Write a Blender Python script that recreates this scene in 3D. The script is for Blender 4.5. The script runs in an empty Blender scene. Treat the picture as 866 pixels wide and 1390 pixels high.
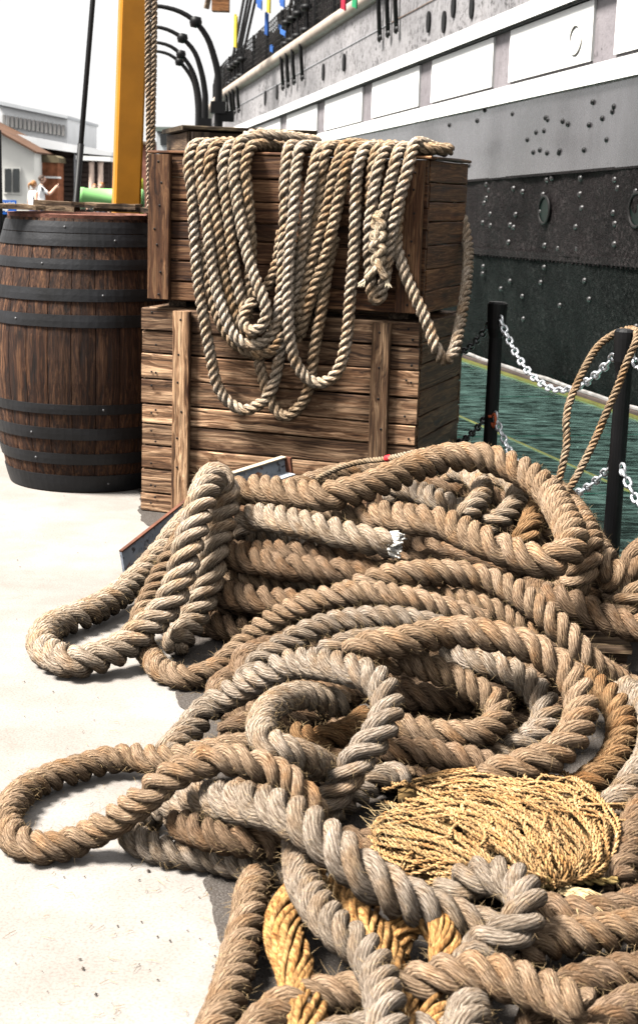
import bpy, math, random
import numpy as np
from mathutils import Matrix, Vector
random.seed(7); np.random.seed(7)
rnd = random.Random(11)
scene = bpy.context.scene
COL = scene.collection

# ------------------------------------------------------------------ camera
CAM_H = 1.4
FPX, CX, CY = 2000.0, 433.0, 695.0
PITCH, ROLL = math.atan(435 / FPX), 0.030
fw = np.array([0, math.cos(PITCH), -math.sin(PITCH)])
r0 = np.array([1.0, 0, 0]); u0 = np.array([0, math.sin(PITCH), math.cos(PITCH)])
rt = r0 * math.cos(ROLL) + u0 * math.sin(ROLL)
up = u0 * math.cos(ROLL) - r0 * math.sin(ROLL)
EYE = np.array([0, 0, CAM_H])
cam = bpy.data.cameras.new('camera'); cam_o = bpy.data.objects.new('camera', cam); COL.objects.link(cam_o)
cam.sensor_fit = 'VERTICAL'; cam.sensor_height = 36; cam.lens = 36 * FPX / 1390
cam.clip_start = .05; cam.clip_end = 2000
M = Matrix.Identity(4)
for i in range(3):
    M[i][0], M[i][1], M[i][2], M[i][3] = rt[i], up[i], -fw[i], EYE[i]
cam_o.matrix_world = M
cam.dof.use_dof = True; cam.dof.focus_distance = 4.6; cam.dof.aperture_fstop = 9
scene.camera = cam_o

# ------------------------------------------------------------------ sky, sun, exposure: bright overcast day
SUN_EL, SUN_AZ = math.radians(58), math.radians(-106)     # azimuth from +Y, clockwise: from the left, a little behind the camera
world = bpy.data.worlds.new('World'); scene.world = world; world.use_nodes = True
wn, wl = world.node_tree.nodes, world.node_tree.links
wn.clear()
wo = wn.new('ShaderNodeOutputWorld'); bg = wn.new('ShaderNodeBackground')
sky = wn.new('ShaderNodeTexSky'); sky.sky_type = 'NISHITA'; sky.sun_disc = False
sky.sun_elevation = SUN_EL; sky.sun_rotation = SUN_AZ; sky.dust_density = 5; sky.air_density = 1.0
hs = wn.new('ShaderNodeHueSaturation'); hs.inputs['Saturation'].default_value = .12
mx = wn.new('ShaderNodeMix'); mx.data_type = 'RGBA'; mx.inputs[0].default_value = .85
mx.inputs[7].default_value = (5.6, 5.55, 5.5, 1)          # the even white cloud deck
wl.new(sky.outputs[0], hs.inputs['Color']); wl.new(hs.outputs[0], mx.inputs[6])
wl.new(mx.outputs[2], bg.inputs[0]); bg.inputs[1].default_value = .066
wl.new(bg.outputs[0], wo.inputs[0])
sun = bpy.data.lights.new('sun', 'SUN'); sun.energy = 5.0; sun.angle = math.radians(17); sun.color = (1, .96, .9)
sun_o = bpy.data.objects.new('sun', sun); COL.objects.link(sun_o)
sd = Vector((math.sin(SUN_AZ) * math.cos(SUN_EL), math.cos(SUN_AZ) * math.cos(SUN_EL), math.sin(SUN_EL)))
sun_o.rotation_euler = sd.to_track_quat('Z', 'Y').to_euler()
vs = scene.view_settings
vs.view_transform = 'Standard'; vs.look = 'None'; vs.gamma = 1; vs.use_curve_mapping = False; vs.exposure = 1.68
scene.cycles.use_denoising = True
scene.cycles.max_bounces = 6; scene.cycles.diffuse_bounces = 0; scene.cycles.transparent_max_bounces = 12

# ------------------------------------------------------------------ picture point -> place
def ray(px, py): return fw * FPX + rt * (px - CX) - up * (py - CY)
def PZ(px, py, z):
    d = ray(px, py); return EYE + d * ((z - CAM_H) / d[2])
def PD(px, py, Y):
    d = ray(px, py); return EYE + d * (Y / d[1])
def PP(px, py, o, n):
    d = ray(px, py); return EYE + d * (np.dot(np.asarray(o) - EYE, n) / np.dot(d, n))
A15 = math.radians(15)
DU = np.array([-math.sin(A15), math.cos(A15), 0]); DV = np.array([math.cos(A15), math.sin(A15), 0]); UZ = np.array([0, 0, 1.0])
def W(u, v, z): return DU * u + DV * v + UZ * z            # dock frame: along the quay, across it, up

# ------------------------------------------------------------------ objects
WM = {}
def link(o, parent=None, world=None):
    COL.objects.link(o)
    world = world or Matrix.Identity(4)
    WM[o] = world
    if parent is not None:
        o.parent = parent; o.matrix_parent_inverse = WM[parent].inverted()
    o.matrix_basis = world
    return o
def thing(name, label, cat, loc=(0, 0, 0), group=None):
    o = bpy.data.objects.new(name, None); o.empty_display_size = .1
    link(o, None, Matrix.Translation(Vector(loc)))
    return tag(o, label, cat, group)
def tag(o, label=None, cat=None, group=None, kind=None):
    for k, v in (('label', label), ('category', cat), ('group', group), ('kind', kind)):
        if v: o[k] = v
    return o
def meshdata(name, V, F, mat, uv=None, smooth=False):
    me = bpy.data.meshes.new(name)
    V = np.asarray(V, dtype=float)
    if isinstance(F, np.ndarray):
        n, k = F.shape
        me.vertices.add(len(V)); me.vertices.foreach_set('co', V.ravel())
        me.loops.add(n * k); me.loops.foreach_set('vertex_index', F.ravel().astype(np.int32))
        me.polygons.add(n); me.polygons.foreach_set('loop_start', np.arange(0, n * k, k, dtype=np.int32))
        me.polygons.foreach_set('loop_total', np.full(n, k, dtype=np.int32))
        me.update(calc_edges=True)
    else:
        me.from_pydata([tuple(v) for v in V], [], [tuple(f) for f in F]); me.update()
    if uv is not None:
        ul = me.uv_layers.new(name='UVMap')
        ul.data.foreach_set('uv', np.asarray(uv, dtype=float).ravel())
    if mat: me.materials.append(mat)
    if smooth: me.polygons.foreach_set('use_smooth', np.ones(len(me.polygons), dtype=bool))
    return me
def obj(name, V, F, mat, parent=None, world=None, uv=None, smooth=False, color=None):
    o = bpy.data.objects.new(name, meshdata(name, V, F, mat, uv, smooth))
    if color: o.color = (*color, 1)
    return link(o, parent, world)
def inst(name, me, parent, world, color=None):
    o = bpy.data.objects.new(name, me)
    if color: o.color = (*color, 1)
    return link(o, parent, world)
def basis(x, y, z, o):
    m = Matrix.Identity(4)
    for i in range(3):
        m[i][0], m[i][1], m[i][2], m[i][3] = x[i], y[i], z[i], o[i]
    return m
def unit(v):
    v = np.asarray(v, dtype=float); return v / (np.linalg.norm(v) + 1e-12)
BOXF = [(0, 3, 2, 1), (4, 5, 6, 7), (0, 1, 5, 4), (1, 2, 6, 5), (2, 3, 7, 6), (3, 0, 4, 7)]
class MB:
    def __init__(s): s.V, s.F = [], []
    def add(s, V, F):
        k = len(s.V); s.V += [tuple(v) for v in V]; s.F += [tuple(i + k for i in f) for f in F]; return s
    def box(s, c, x, y, z):                      # centre, half-axis vectors
        c, x, y, z = map(np.asarray, (c, x, y, z))
        return s.add([c - x - y - z, c + x - y - z, c + x + y - z, c - x + y - z, c - x - y + z, c + x - y + z, c + x + y + z, c - x + y + z], BOXF)
    def hexa(s, V): return s.add(V, BOXF)
    def prism(s, poly, d):                       # polygon (3d points) swept by d
        n = len(poly); d = np.asarray(d)
        V = [np.asarray(p) for p in poly] + [np.asarray(p) + d for p in poly]
        F = [tuple(range(n))[::-1], tuple(range(n, 2 * n))] + [(i, (i + 1) % n, n + (i + 1) % n, n + i) for i in range(n)]
        return s.add(V, F)
    def tube(s, pts, r, n=8, cap=True):
        V, F, _ = sweep(pts, r, n)
        k = len(s.V); s.add(V, F)
        if cap:
            m = len(V); s.F.append(tuple(k + i for i in range(n))[::-1]); s.F.append(tuple(k + m - n + i for i in range(n)))
        return s
    def lathe(s, prof, o=(0, 0, 0), n=32, closed=False):    # prof: (r, z)
        V = [(o[0] + r * math.cos(2 * math.pi * i / n), o[1] + r * math.sin(2 * math.pi * i / n), o[2] + z) for r, z in prof for i in range(n)]
        m = len(prof); F = []
        for j in range(m if closed else m - 1):
            for i in range(n):
                a, b = j * n + i, j * n + (i + 1) % n; c, d = ((j + 1) % m) * n + (i + 1) % n, ((j + 1) % m) * n + i
                F.append((a, b, c, d))
        return s.add(V, F)
    def dome(s, c, nrm, r, h, n=8):
        nrm = unit(nrm); a = unit(np.cross(nrm, (0.3, .2, .9))); b = np.cross(nrm, a); c = np.asarray(c)
        V = []; F = []
        for j, (rr, hh) in enumerate(((1, 0), (.8, .6), (.42, .92))):
            V += [c + nrm * h * hh + r * rr * (a * math.cos(2 * math.pi * i / n) + b * math.sin(2 * math.pi * i / n)) for i in range(n)]
        V.append(c + nrm * h)
        for j in range(2):
            for i in range(n): F.append((j * n + i, j * n + (i + 1) % n, (j + 1) * n + (i + 1) % n, (j + 1) * n + i))
        for i in range(n): F.append((2 * n + i, 2 * n + (i + 1) % n, 3 * n))
        return s.add(V, F)
    def build(s, name, mat, parent=None, smooth=False, color=None, world=None):
        return obj(name, s.V, s.F, mat, parent, world, smooth=smooth, color=color)
def frames(P):
    P = np.asarray(P, dtype=float)
    T = np.gradient(P, axis=0); T /= np.linalg.norm(T, axis=1)[:, None] + 1e-12
    N = np.zeros_like(P)
    a = np.array([0, 0, 1.0]) if abs(T[0][2]) < .8 else np.array([1.0, 0, 0])
    N[0] = unit(a - T[0] * np.dot(a, T[0]))
    for i in range(1, len(P)):
        n = N[i - 1] - T[i] * np.dot(N[i - 1], T[i]); N[i] = n / (np.linalg.norm(n) + 1e-12)
    return T, N, np.cross(T, N)
def sweep(P, r, n):
    P = np.asarray(P, dtype=float); T, N, B = frames(P)
    r = np.broadcast_to(np.asarray(r, dtype=float), (len(P),))
    a = np.linspace(0, 2 * np.pi, n, endpoint=False)
    V = P[:, None] + r[:, None, None] * (np.cos(a)[None, :, None] * N[:, None] + np.sin(a)[None, :, None] * B[:, None])
    return V.reshape(-1, 3), gridfaces(len(P), n), None
def gridfaces(m, n):
    i = np.arange(m - 1)[:, None] * n; j = np.arange(n)[None]; j2 = (j + 1) % n
    return np.stack([i + j, i + j2, i + n + j2, i + n + j], -1).reshape(-1, 4)
def catmull(C, ds):
    C = np.asarray(C, dtype=float)
    C = np.vstack([2 * C[0] - C[1], C, 2 * C[-1] - C[-2]])
    out = []
    for i in range(1, len(C) - 2):
        p0, p1, p2, p3 = C[i - 1:i + 3]
        t = np.linspace(0, 1, 24, endpoint=False)[:, None]
        out.append(.5 * ((2 * p1) + (-p0 + p2) * t + (2 * p0 - 5 * p1 + 4 * p2 - p3) * t ** 2 + (-p0 + 3 * p1 - 3 * p2 + p3) * t ** 3))
    out.append(C[-2][None]); return resample(np.vstack(out), ds)
def resample(P, ds):
    L = np.concatenate([[0], np.cumsum(np.linalg.norm(np.diff(P, axis=0), axis=1))])
    n = max(4, int(round(L[-1] / ds)) + 1); s = np.linspace(0, L[-1], n)
    return np.stack([np.interp(s, L, P[:, k]) for k in range(3)], 1)
def smooth_line(P, k):
    P = P.copy()
    for _ in range(k): P[1:-1] = .25 * P[:-2] + .5 * P[1:-1] + .25 * P[2:]
    return P

# ------------------------------------------------------------------ materials
def nodemat(name, rough=.6, spec=.4):
    m = bpy.data.materials.new(name); m.use_nodes = True
    nt = m.node_tree; b = nt.nodes['Principled BSDF']
    b.inputs['Roughness'].default_value = rough; b.inputs['Specular IOR Level'].default_value = spec
    return m, nt, b
class G:
    """small node-graph helper"""
    def __init__(s, nt): s.nt = nt
    def n(s, t, **kw):
        x = s.nt.nodes.new('ShaderNode' + t)
        for k, v in kw.items():
            if k in x.inputs: s.set(x.inputs[k], v)
            else: setattr(x, k, v)
        return x
    def set(s, sock, v):
        if hasattr(v, 'is_output') or isinstance(v, bpy.types.NodeSocket): s.nt.links.new(v, sock)
        else: sock.default_value = v
    def coord(s, k='Object'): return s.n('TexCoord').outputs[k]
    def map(s, vec, scale=(1, 1, 1), loc=(0, 0, 0), rot=(0, 0, 0)):
        x = s.n('Mapping'); s.set(x.inputs['Vector'], vec)
        x.inputs['Scale'].default_value = scale; s.set(x.inputs['Location'], loc); x.inputs['Rotation'].default_value = rot
        return x.outputs[0]
    def noise(s, vec, scale, detail=4, rough=.55, dist=0):
        x = s.n('TexNoise'); s.set(x.inputs['Vector'], vec)
        x.inputs['Scale'].default_value = scale; x.inputs['Detail'].default_value = detail
        x.inputs['Roughness'].default_value = rough; x.inputs['Distortion'].default_value = dist
        return x.outputs['Fac']
    def ramp(s, fac, stops, interp='LINEAR'):
        x = s.n('ValToRGB'); s.set(x.inputs[0], fac); e = x.color_ramp.elements; x.color_ramp.interpolation = interp
        while len(e) < len(stops): e.new(.5)
        for k, (p, c) in enumerate(stops):
            e[k].position = p; e[k].color = (c, c, c, 1) if isinstance(c, (int, float)) else (*c, 1)
        return x.outputs[0]
    def mix(s, f, a, b, mode='MIX'):
        x = s.n('Mix'); x.data_type = 'RGBA'; x.blend_type = mode
        s.set(x.inputs[0], f)
        for i, v in ((6, a), (7, b)):
            s.set(x.inputs[i], (*v, 1) if isinstance(v, tuple) and len(v) == 3 else v)
        return x.outputs[2]
    def math(s, op, a, b=0.0, c=0.0):
        x = s.n('Math'); x.operation = op; s.set(x.inputs[0], a); s.set(x.inputs[1], b); s.set(x.inputs[2], c); return x.outputs[0]
    def bump(s, h, strength, dist, normal=None):
        x = s.n('Bump'); x.inputs['Strength'].default_value = strength; x.inputs['Distance'].default_value = dist
        s.set(x.inputs['Height'], h)
        if normal is not None: s.set(x.inputs['Normal'], normal)
        return x.outputs[0]
    def randoff(s, vec, k=37.0):
        oi = s.n('ObjectInfo'); v = s.n('VectorMath'); v.operation = 'ADD'; s.set(v.inputs[0], vec)
        m = s.n('CombineXYZ'); q = s.math('MULTIPLY', oi.outputs['Random'], k)
        for i in range(3): s.nt.links.new(q, m.inputs[i])
        s.nt.links.new(m.outputs[0], v.inputs[1]); return v.outputs[0]
    def ocol(s): return s.n('ObjectInfo').outputs['Color']

def plain(name, col, rough=.6, spec=.4, metal=0, var=.25, vscale=8, bump=.15):
    m, nt, b = nodemat(name, rough, spec); g = G(nt)
    c = g.coord('Object'); n = g.noise(c, vscale, 5)
    f = g.ramp(n, [(.3, max(0.0, 1 - var)), (.7, 1 + var * .5)])
    nt.links.new(g.mix(1.0, tuple(col), f, 'MULTIPLY'), b.inputs['Base Color'])
    b.inputs['Metallic'].default_value = metal
    if bump: nt.links.new(g.bump(g.noise(c, vscale * 6, 4), bump, .004), b.inputs['Normal'])
    return m

def rope_mat(name, fibres=26, bump=.9, twist=3.0, hi=1.0, fscale=1.0):
    """UV: u = round the strand (0..1), v = metres along it. Colour comes from the object colour."""
    m, nt, b = nodemat(name, .85, .15); g = G(nt)
    uv = g.coord('UV'); sx = g.n('SeparateXYZ'); nt.links.new(uv, sx.inputs[0])
    u, v = sx.outputs[0], sx.outputs[1]
    obc = g.randoff(g.coord('Object'), 9.0)
    # sheared strand coordinate: the yarns spiral round the strand
    w = g.math('ADD', u, g.math('MULTIPLY', v, twist))
    cx = g.n('CombineXYZ'); nt.links.new(g.math('MULTIPLY', w, fibres), cx.inputs[0]); nt.links.new(g.math('MULTIPLY', v, 22 * fscale), cx.inputs[1])
    nt.links.new(g.math('MULTIPLY', g.n('ObjectInfo').outputs['Random'], 50.0), cx.inputs[2])
    n1 = g.noise(cx.outputs[0], 1.0, 5, .62, .35)
    cy = g.n('CombineXYZ'); nt.links.new(g.math('MULTIPLY', w, fibres * 3.0), cy.inputs[0]); nt.links.new(g.math('MULTIPLY', v, 45 * fscale), cy.inputs[1])
    n2 = g.noise(cy.outputs[0], 1.0, 3, .6, .2)
    yarn = g.math('ABSOLUTE', g.math('SINE', g.math('MULTIPLY', g.math('ADD', w, g.math('MULTIPLY', g.noise(obc, 18, 2), .12)), fibres * .9)))
    patch = g.noise(obc, 3.2, 4, .6)
    patch2 = g.noise(obc, 11, 3, .6)
    col = g.ocol()
    dark = g.mix(1.0, col, (.24, .175, .12), 'MULTIPLY'); light = g.mix(1.0, col, (2.2 * hi, 2.26 * hi, 2.4 * hi), 'MULTIPLY')
    fib = g.ramp(n1, [(.34, 0.0), (.66, 1.0)])
    c = g.mix(fib, dark, light)
    c = g.mix(g.ramp(n2, [(.35, .55), (.6, 0.0)]), c, g.mix(1.0, col, (.36, .28, .2), 'MULTIPLY'))
    c = g.mix(g.ramp(patch, [(.44, 0.0), (.66, .9)]), c, g.mix(1.0, c, (1.34, 1.40, 1.52), 'MULTIPLY'))
    c = g.mix(g.ramp(patch2, [(.48, 0.0), (.74, .75)]), c, g.mix(1.0, c, (1.0, .74, .46), 'MULTIPLY'))
    nt.links.new(c, b.inputs['Base Color'])
    h = g.math('ADD', g.math('MULTIPLY', n1, .9), g.math('ADD', g.math('MULTIPLY', n2, .5), g.math('MULTIPLY', yarn, .55)))
    nt.links.new(g.bump(h, bump, .006), b.inputs['Normal'])
    return m

def wood_mat(name, base=(.105, .046, .021), light=(.32, .18, .095), dark=(.020, .008, .004), grain=1.0, rough=.75):
    """grain runs along the object's own X axis"""
    m, nt, b = nodemat(name, rough, .25); g = G(nt)
    c = g.randoff(g.coord('Object'), 31.0)
    sv = g.n('VectorMath'); sv.operation = 'MULTIPLY'; nt.links.new(c, sv.inputs[0]); sc_ = g.n('CombineXYZ'); sc_.inputs[0].default_value = 1.0
    q_ = g.math('MULTIPLY_ADD', g.n('ObjectInfo').outputs['Random'], 1.1, .65); nt.links.new(q_, sc_.inputs[1]); nt.links.new(q_, sc_.inputs[2]); nt.links.new(sc_.outputs[0], sv.inputs[1]); c = sv.outputs[0]
    warp = g.noise(g.map(c, (1.2, 5, 5)), 1.6, 3, .5)
    wv = g.n('VectorMath'); wv.operation = 'ADD'; nt.links.new(c, wv.inputs[0])
    cm = g.n('CombineXYZ'); nt.links.new(g.math('MULTIPLY', warp, .16), cm.inputs[1]); nt.links.new(g.math('MULTIPLY', warp, .16), cm.inputs[2])
    nt.links.new(cm.outputs[0], wv.inputs[1])
    rings = g.noise(g.map(wv.outputs[0], (.8, 46 * grain, 46 * grain)), 1.0, 4, .65, .5)
    fine = g.noise(g.map(c, (6, 190 * grain, 190 * grain)), 1.0, 4, .65)
    patch = g.noise(g.map(c, (2.0, 5, 5)), 1.0, 4, .6)
    ringc = g.ramp(rings, [(.32, dark), (.47, base), (.66, light)])
    wn_ = g.mix(.85, ringc, g.mix(1.0, ringc, g.ramp(fine, [(.36, .22), (.52, 1.0), (.72, 1.6)]), 'MULTIPLY'))
    wn_ = g.mix(g.ramp(patch, [(.35, .75), (.62, 0.0)]), wn_, g.mix(1.0, wn_, (.42, .36, .32), 'MULTIPLY'))
    # knots
    vor = g.n('TexVoronoi'); nt.links.new(g.map(c, (1.7, 6.5, 6.5)), vor.inputs['Vector']); vor.inputs['Scale'].default_value = 1.3
    kn = g.ramp(vor.outputs['Distance'], [(.05, 1.0), (.17, 0.0)])
    wn_ = g.mix(kn, wn_, g.mix(1.0, wn_, (.25, .16, .1), 'MULTIPLY'))
    wn_ = g.mix(1.0, wn_, g.ocol(), 'MULTIPLY')
    nt.links.new(wn_, b.inputs['Base Color'])
    h = g.math('ADD', g.math('MULTIPLY', rings, .8), g.math('ADD', g.math('MULTIPLY', fine, .8), g.math('MULTIPLY', kn, -.6)))
    nt.links.new(g.bump(h, .7, .005), b.inputs['Normal'])
    return m

MAT = {}
MAT['hawser'] = rope_mat('hawser_fibre', 52, 1.0, 5.6, fscale=2.4)
MAT['manila'] = rope_mat('manila_fibre', 18, .8, 11.0, fscale=3.0)
MAT['yarn'] = rope_mat('sisal_yarn', 5, .6, 18.0, fscale=2)
MAT['crate'] = wood_mat('crate_wood')
MAT['oldcrate'] = wood_mat('grey_crate_wood', (.145, .080, .043), (.46, .31, .195), (.020, .009, .0045))
MAT['oldwood'] = wood_mat('weathered_wood', (.12, .08, .055), (.32, .24, .16), (.024, .017, .012))
MAT['stave'] = wood_mat('barrel_oak', (.042, .0165, .0085), (.17, .083, .042), (.009, .0042, .0026), 1.1)
MAT['iron'] = plain('hoop_iron', (.0125, .013, .015), .55, .3, .2, .6, 6, .45)
MAT['black'] = plain('black_paint', (.0035, .0035, .004), .5, .16, 0, .3, 12, .1)
MAT['galv'] = plain('galvanised_steel', (.55, .57, .6), .38, .5, .75, .35, 30, .2)
MAT['darkchain'] = plain('dark_chain_steel', (.10, .10, .105), .45, .5, .6, .4, 30, .2)
MAT['rust'] = plain('rusty_red_paint', (.42, .09, .03), .7, .3, 0, .5, 25, .3)
MAT['cream'] = plain('cream_paint', (.78, .75, .68), .55, .4, 0, .12, 5, .1)
MAT['white'] = plain('white_paint', (.82, .82, .80), .5, .4, 0, .06, 3, .05)
MAT['glassdark'] = plain('dark_window_glass', (.02, .025, .026), .12, .6, 0, .3, 2, 0)
MAT['rail'] = plain('rail_timber', (.40, .33, .27), .5, .4, 0, .35, 4, .15)

# ================================================================== THE SETTING
def ground_mat():
    m, nt, b = nodemat('pale_concrete', .85, .2); g = G(nt)
    c = g.coord('Object')
    big = g.noise(c, .9, 5, .6); mid = g.noise(c, 6, 5, .6); fine = g.noise(c, 160, 3, .6)
    col = g.ramp(big, [(.35, (.215, .196, .180)), (.65, (.285, .265, .247))])
    col = g.mix(g.ramp(mid, [(.4, .6), (.6, 0.0)]), col, g.mix(1.0, col, (.84, .82, .79), 'MULTIPLY'))
    col = g.mix(g.ramp(fine, [(.36, .75), (.52, 0.0)]), col, g.mix(1.0, col, (.74, .70, .66), 'MULTIPLY'))
    spots = g.n('TexVoronoi'); nt.links.new(c, spots.inputs['Vector']); spots.inputs['Scale'].default_value = 7
    col = g.mix(g.ramp(spots.outputs['Distance'], [(.012, .8), (.03, 0.0)]), col, (.10, .08, .07))
    sp2 = g.n('TexVoronoi'); nt.links.new(c, sp2.inputs['Vector']); sp2.inputs['Scale'].default_value = 26
    col = g.mix(g.ramp(sp2.outputs['Distance'], [(.02, .35), (.06, 0.0)]), col, (.09, .075, .065))
    stain = g.ramp(g.noise(c, 2.3, 6, .65, .6), [(.60, 0.0), (.72, .5)])
    col = g.mix(stain, col, g.mix(1.0, col, (.72, .66, .58), 'MULTIPLY'))
    nt.links.new(col, b.inputs['Base Color'])
    h = g.math('ADD', g.math('MULTIPLY', fine, .4), g.noise(c, 45, 4))
    nt.links.new(g.bump(h, .35, .004), b.inputs['Normal'])
    return m
def asphalt_mat():
    m, nt, b = nodemat('gritty_asphalt', .9, .2); g = G(nt)
    c = g.coord('Object'); fine = g.noise(c, 190, 3, .7); mid = g.noise(c, 5, 5, .6)
    vo = g.n('TexVoronoi'); nt.links.new(c, vo.inputs['Vector']); vo.inputs['Scale'].default_value = 140
    col = g.mix(mid, (.045, .038, .032), (.082, .071, .062))
    col = g.mix(g.ramp(fine, [(.35, .8), (.55, 0.0)]), col, (.05, .04, .035))
    col = g.mix(g.ramp(vo.outputs['Distance'], [(.15, .5), (.3, 0.0)]), col, (.17, .16, .15))
    nt.links.new(col, b.inputs['Base Color'])
    nt.links.new(g.bump(g.math('ADD', fine, vo.outputs['Distance']), .6, .005), b.inputs['Normal'])
    return m
MAT['ground'] = ground_mat(); MAT['asphalt'] = asphalt_mat()
QE = 2.55                                           # quay edge (across)
g0 = [W(-25, -160, 0), W(-25, QE, 0), W(320, QE, 0), W(320, -160, 0)]
o = obj('ground', g0, [(0, 1, 2, 3)], MAT['ground']); tag(o, kind='structure')
o = obj('quay_wall', [W(-25, QE, 0), W(-25, QE, -1.6), W(120, QE, -1.6), W(120, QE, 0)], [(0, 1, 2, 3)], MAT['asphalt']); tag(o, kind='structure')
# gritty strip beside the quay, with a ragged edge against the pale slab
edge = []
A, B_ = PZ(196, 700, 0), PZ(312, 1300, 0)
ud = unit(B_ - A)
for k in range(900):
    t = -14 + k * .022
    n = .010 * math.sin(k * .23) + .012 * math.sin(k * .071 + 1) + .006 * math.sin(k * .61) + rnd.uniform(-.005, .005)
    edge.append(A + ud * t + np.cross(ud, UZ) * n)
VV = []; FF = []
for p in edge:
    u = np.dot(p, DU); VV += [p + UZ * .004, W(u, QE - .16, .004)]
for k in range(len(edge) - 1): FF.append((2 * k, 2 * k + 1, 2 * k + 3, 2 * k + 2))
o = obj('asphalt_strip', VV, FF, MAT['asphalt']); tag(o, kind='structure')
m = MB()
for k in range(14):
    u0_ = -3 + k * 1.2
    m.box(W(u0_ + .595, QE - .05, -.03), DU * .592, DV * .10, UZ * .05)
o = m.build('quay_coping', plain('coping_stone', (.06, .053, .047), .85, .2, 0, .4, 7, .4)); tag(o, kind='structure')

# ---------------------------------------------------------------- glass sea: green panes with a film of water over the dry dock
def pane_mat():
    m, nt, b = nodemat('green_wet_glass', .05, .5); g = G(nt)
    out = nt.nodes['Material Output']
    c = g.coord('Object')
    h = g.math('ADD', g.noise(g.map(c, (3, 9, 3)), 2.0, 4, .6), g.math('MULTIPLY', g.noise(c, 60, 3), .22))
    nrm = g.bump(h, .08, .02)
    gl = g.n('BsdfGlossy'); gl.inputs['Roughness'].default_value = .06; gl.inputs['Color'].default_value = (.70, .95, .88, 1)
    nt.links.new(nrm, gl.inputs['Normal'])
    tr = g.n('BsdfTransparent'); tr.inputs['Color'].default_value = (.66, .91, .86, 1)
    fr = g.n('Fresnel'); fr.inputs['IOR'].default_value = 1.45; nt.links.new(nrm, fr.inputs['Normal'])
    ms = g.n('MixShader'); nt.links.new(fr.outputs[0], ms.inputs[0]); nt.links.new(tr.outputs[0], ms.inputs[1]); nt.links.new(gl.outputs[0], ms.inputs[2])
    # lime flecks and drops on the water film
    sp = g.n('TexVoronoi'); nt.links.new(c, sp.inputs['Vector']); sp.inputs['Scale'].default_value = 5.5
    f = g.ramp(sp.outputs['Distance'], [(.018, .8), (.035, 0.0)])
    f = g.math('ADD', f, g.ramp(g.noise(g.map(c, (2, 7, 1)), 3, 5, .7), [(.42, .0), (.8, .22)]))
    df = g.n('BsdfDiffuse'); df.inputs['Color'].default_value = (.30, .52, .46, 1)
    m2 = g.n('MixShader'); nt.links.new(f, m2.inputs[0]); nt.links.new(ms.outputs[0], m2.inputs[1]); nt.links.new(df.outputs[0], m2.inputs[2])
    nt.links.new(m2.outputs[0], out.inputs['Surface'])
    return m
MAT['pane'] = pane_mat()
dockfloor = plain('dock_floor_teal', (.10, .30, .25), .7, .3, 0, .8, .9, .2)
ledge = plain('dock_ledge_pale', (.85, .9, .84), .7, .3, 0, .35, 3, .2)
o = obj('dock_floor', [W(-6, QE, -1.3), W(-6, 5.6, -1.3), W(34, 5.6, -1.3), W(34, QE, -1.3)], [(0, 1, 2, 3)], dockfloor); tag(o, kind='structure')
m = MB(); m.box(W(12, QE + .24, -.62), DU * 18, DV * .23, UZ * .42); m.box(W(12, QE + .62, -1.0), DU * 18, DV * .13, UZ * .28)
o = m.build('dock_ledge', ledge); tag(o, kind='structure')
GZ = -.06
gs = thing('glass_sea', 'green glass panes of the dry dock roof along the ship waterline', 'glass roof', W(8, 3.6, GZ))
V1, V2, V3 = QE + .06, 3.46, 4.66
for k, ua in enumerate(np.arange(-2.0, 26, 1.75)):
    for va, vb in ((V1, V2 - .006), (V2 + .006, V3)):
        mb = MB(); mb.box(W(ua + .868, (va + vb) / 2, GZ - .012), DU * .862, DV * (vb - va) / 2, UZ * .012); mb.build('glass_pane', MAT['pane'], gs)
    mb = MB(); mb.box(W(ua - .002, (V1 + V3) / 2, GZ - .05), DU * .014, DV * (V3 - V1) / 2, UZ * .034); mb.build('glazing_beam', MAT['black'], gs)
lime = plain('lime_sealant', (.085, .085, .016), .5, .4, 0, .35, 6, .1)
mb = MB(); mb.box(W(12, V2, GZ - .004), DU * 14.5, DV * .0055, UZ * .009); mb.build('seam_strip', lime, gs)
mb = MB(); mb.box(W(12, V3 + .030, GZ + .0), DU * 14.5, DV * .020, UZ * .012); mb.build('edge_strip', lime, gs)
mb = MB(); mb.box(W(12, V3 + .095, GZ + .012), DU * 14.5, DV * .024, UZ * .012); mb.build('edge_board', plain('seal_board_brown', (.05, .036, .03), .7, .3, 0, .4, 5, .2), gs)
mb = MB(); mb.tube([W(u, V3 + .15 + .01 * math.sin(u * 3), GZ + .03 + .004 * math.sin(u * 7)) for u in np.arange(-2, 26.5, .25)], .016, 6); mb.build('seal_pipe', plain('white_seal', (.22, .21, .20), .6, .3, 0, .5, 8, .2), gs)

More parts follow.
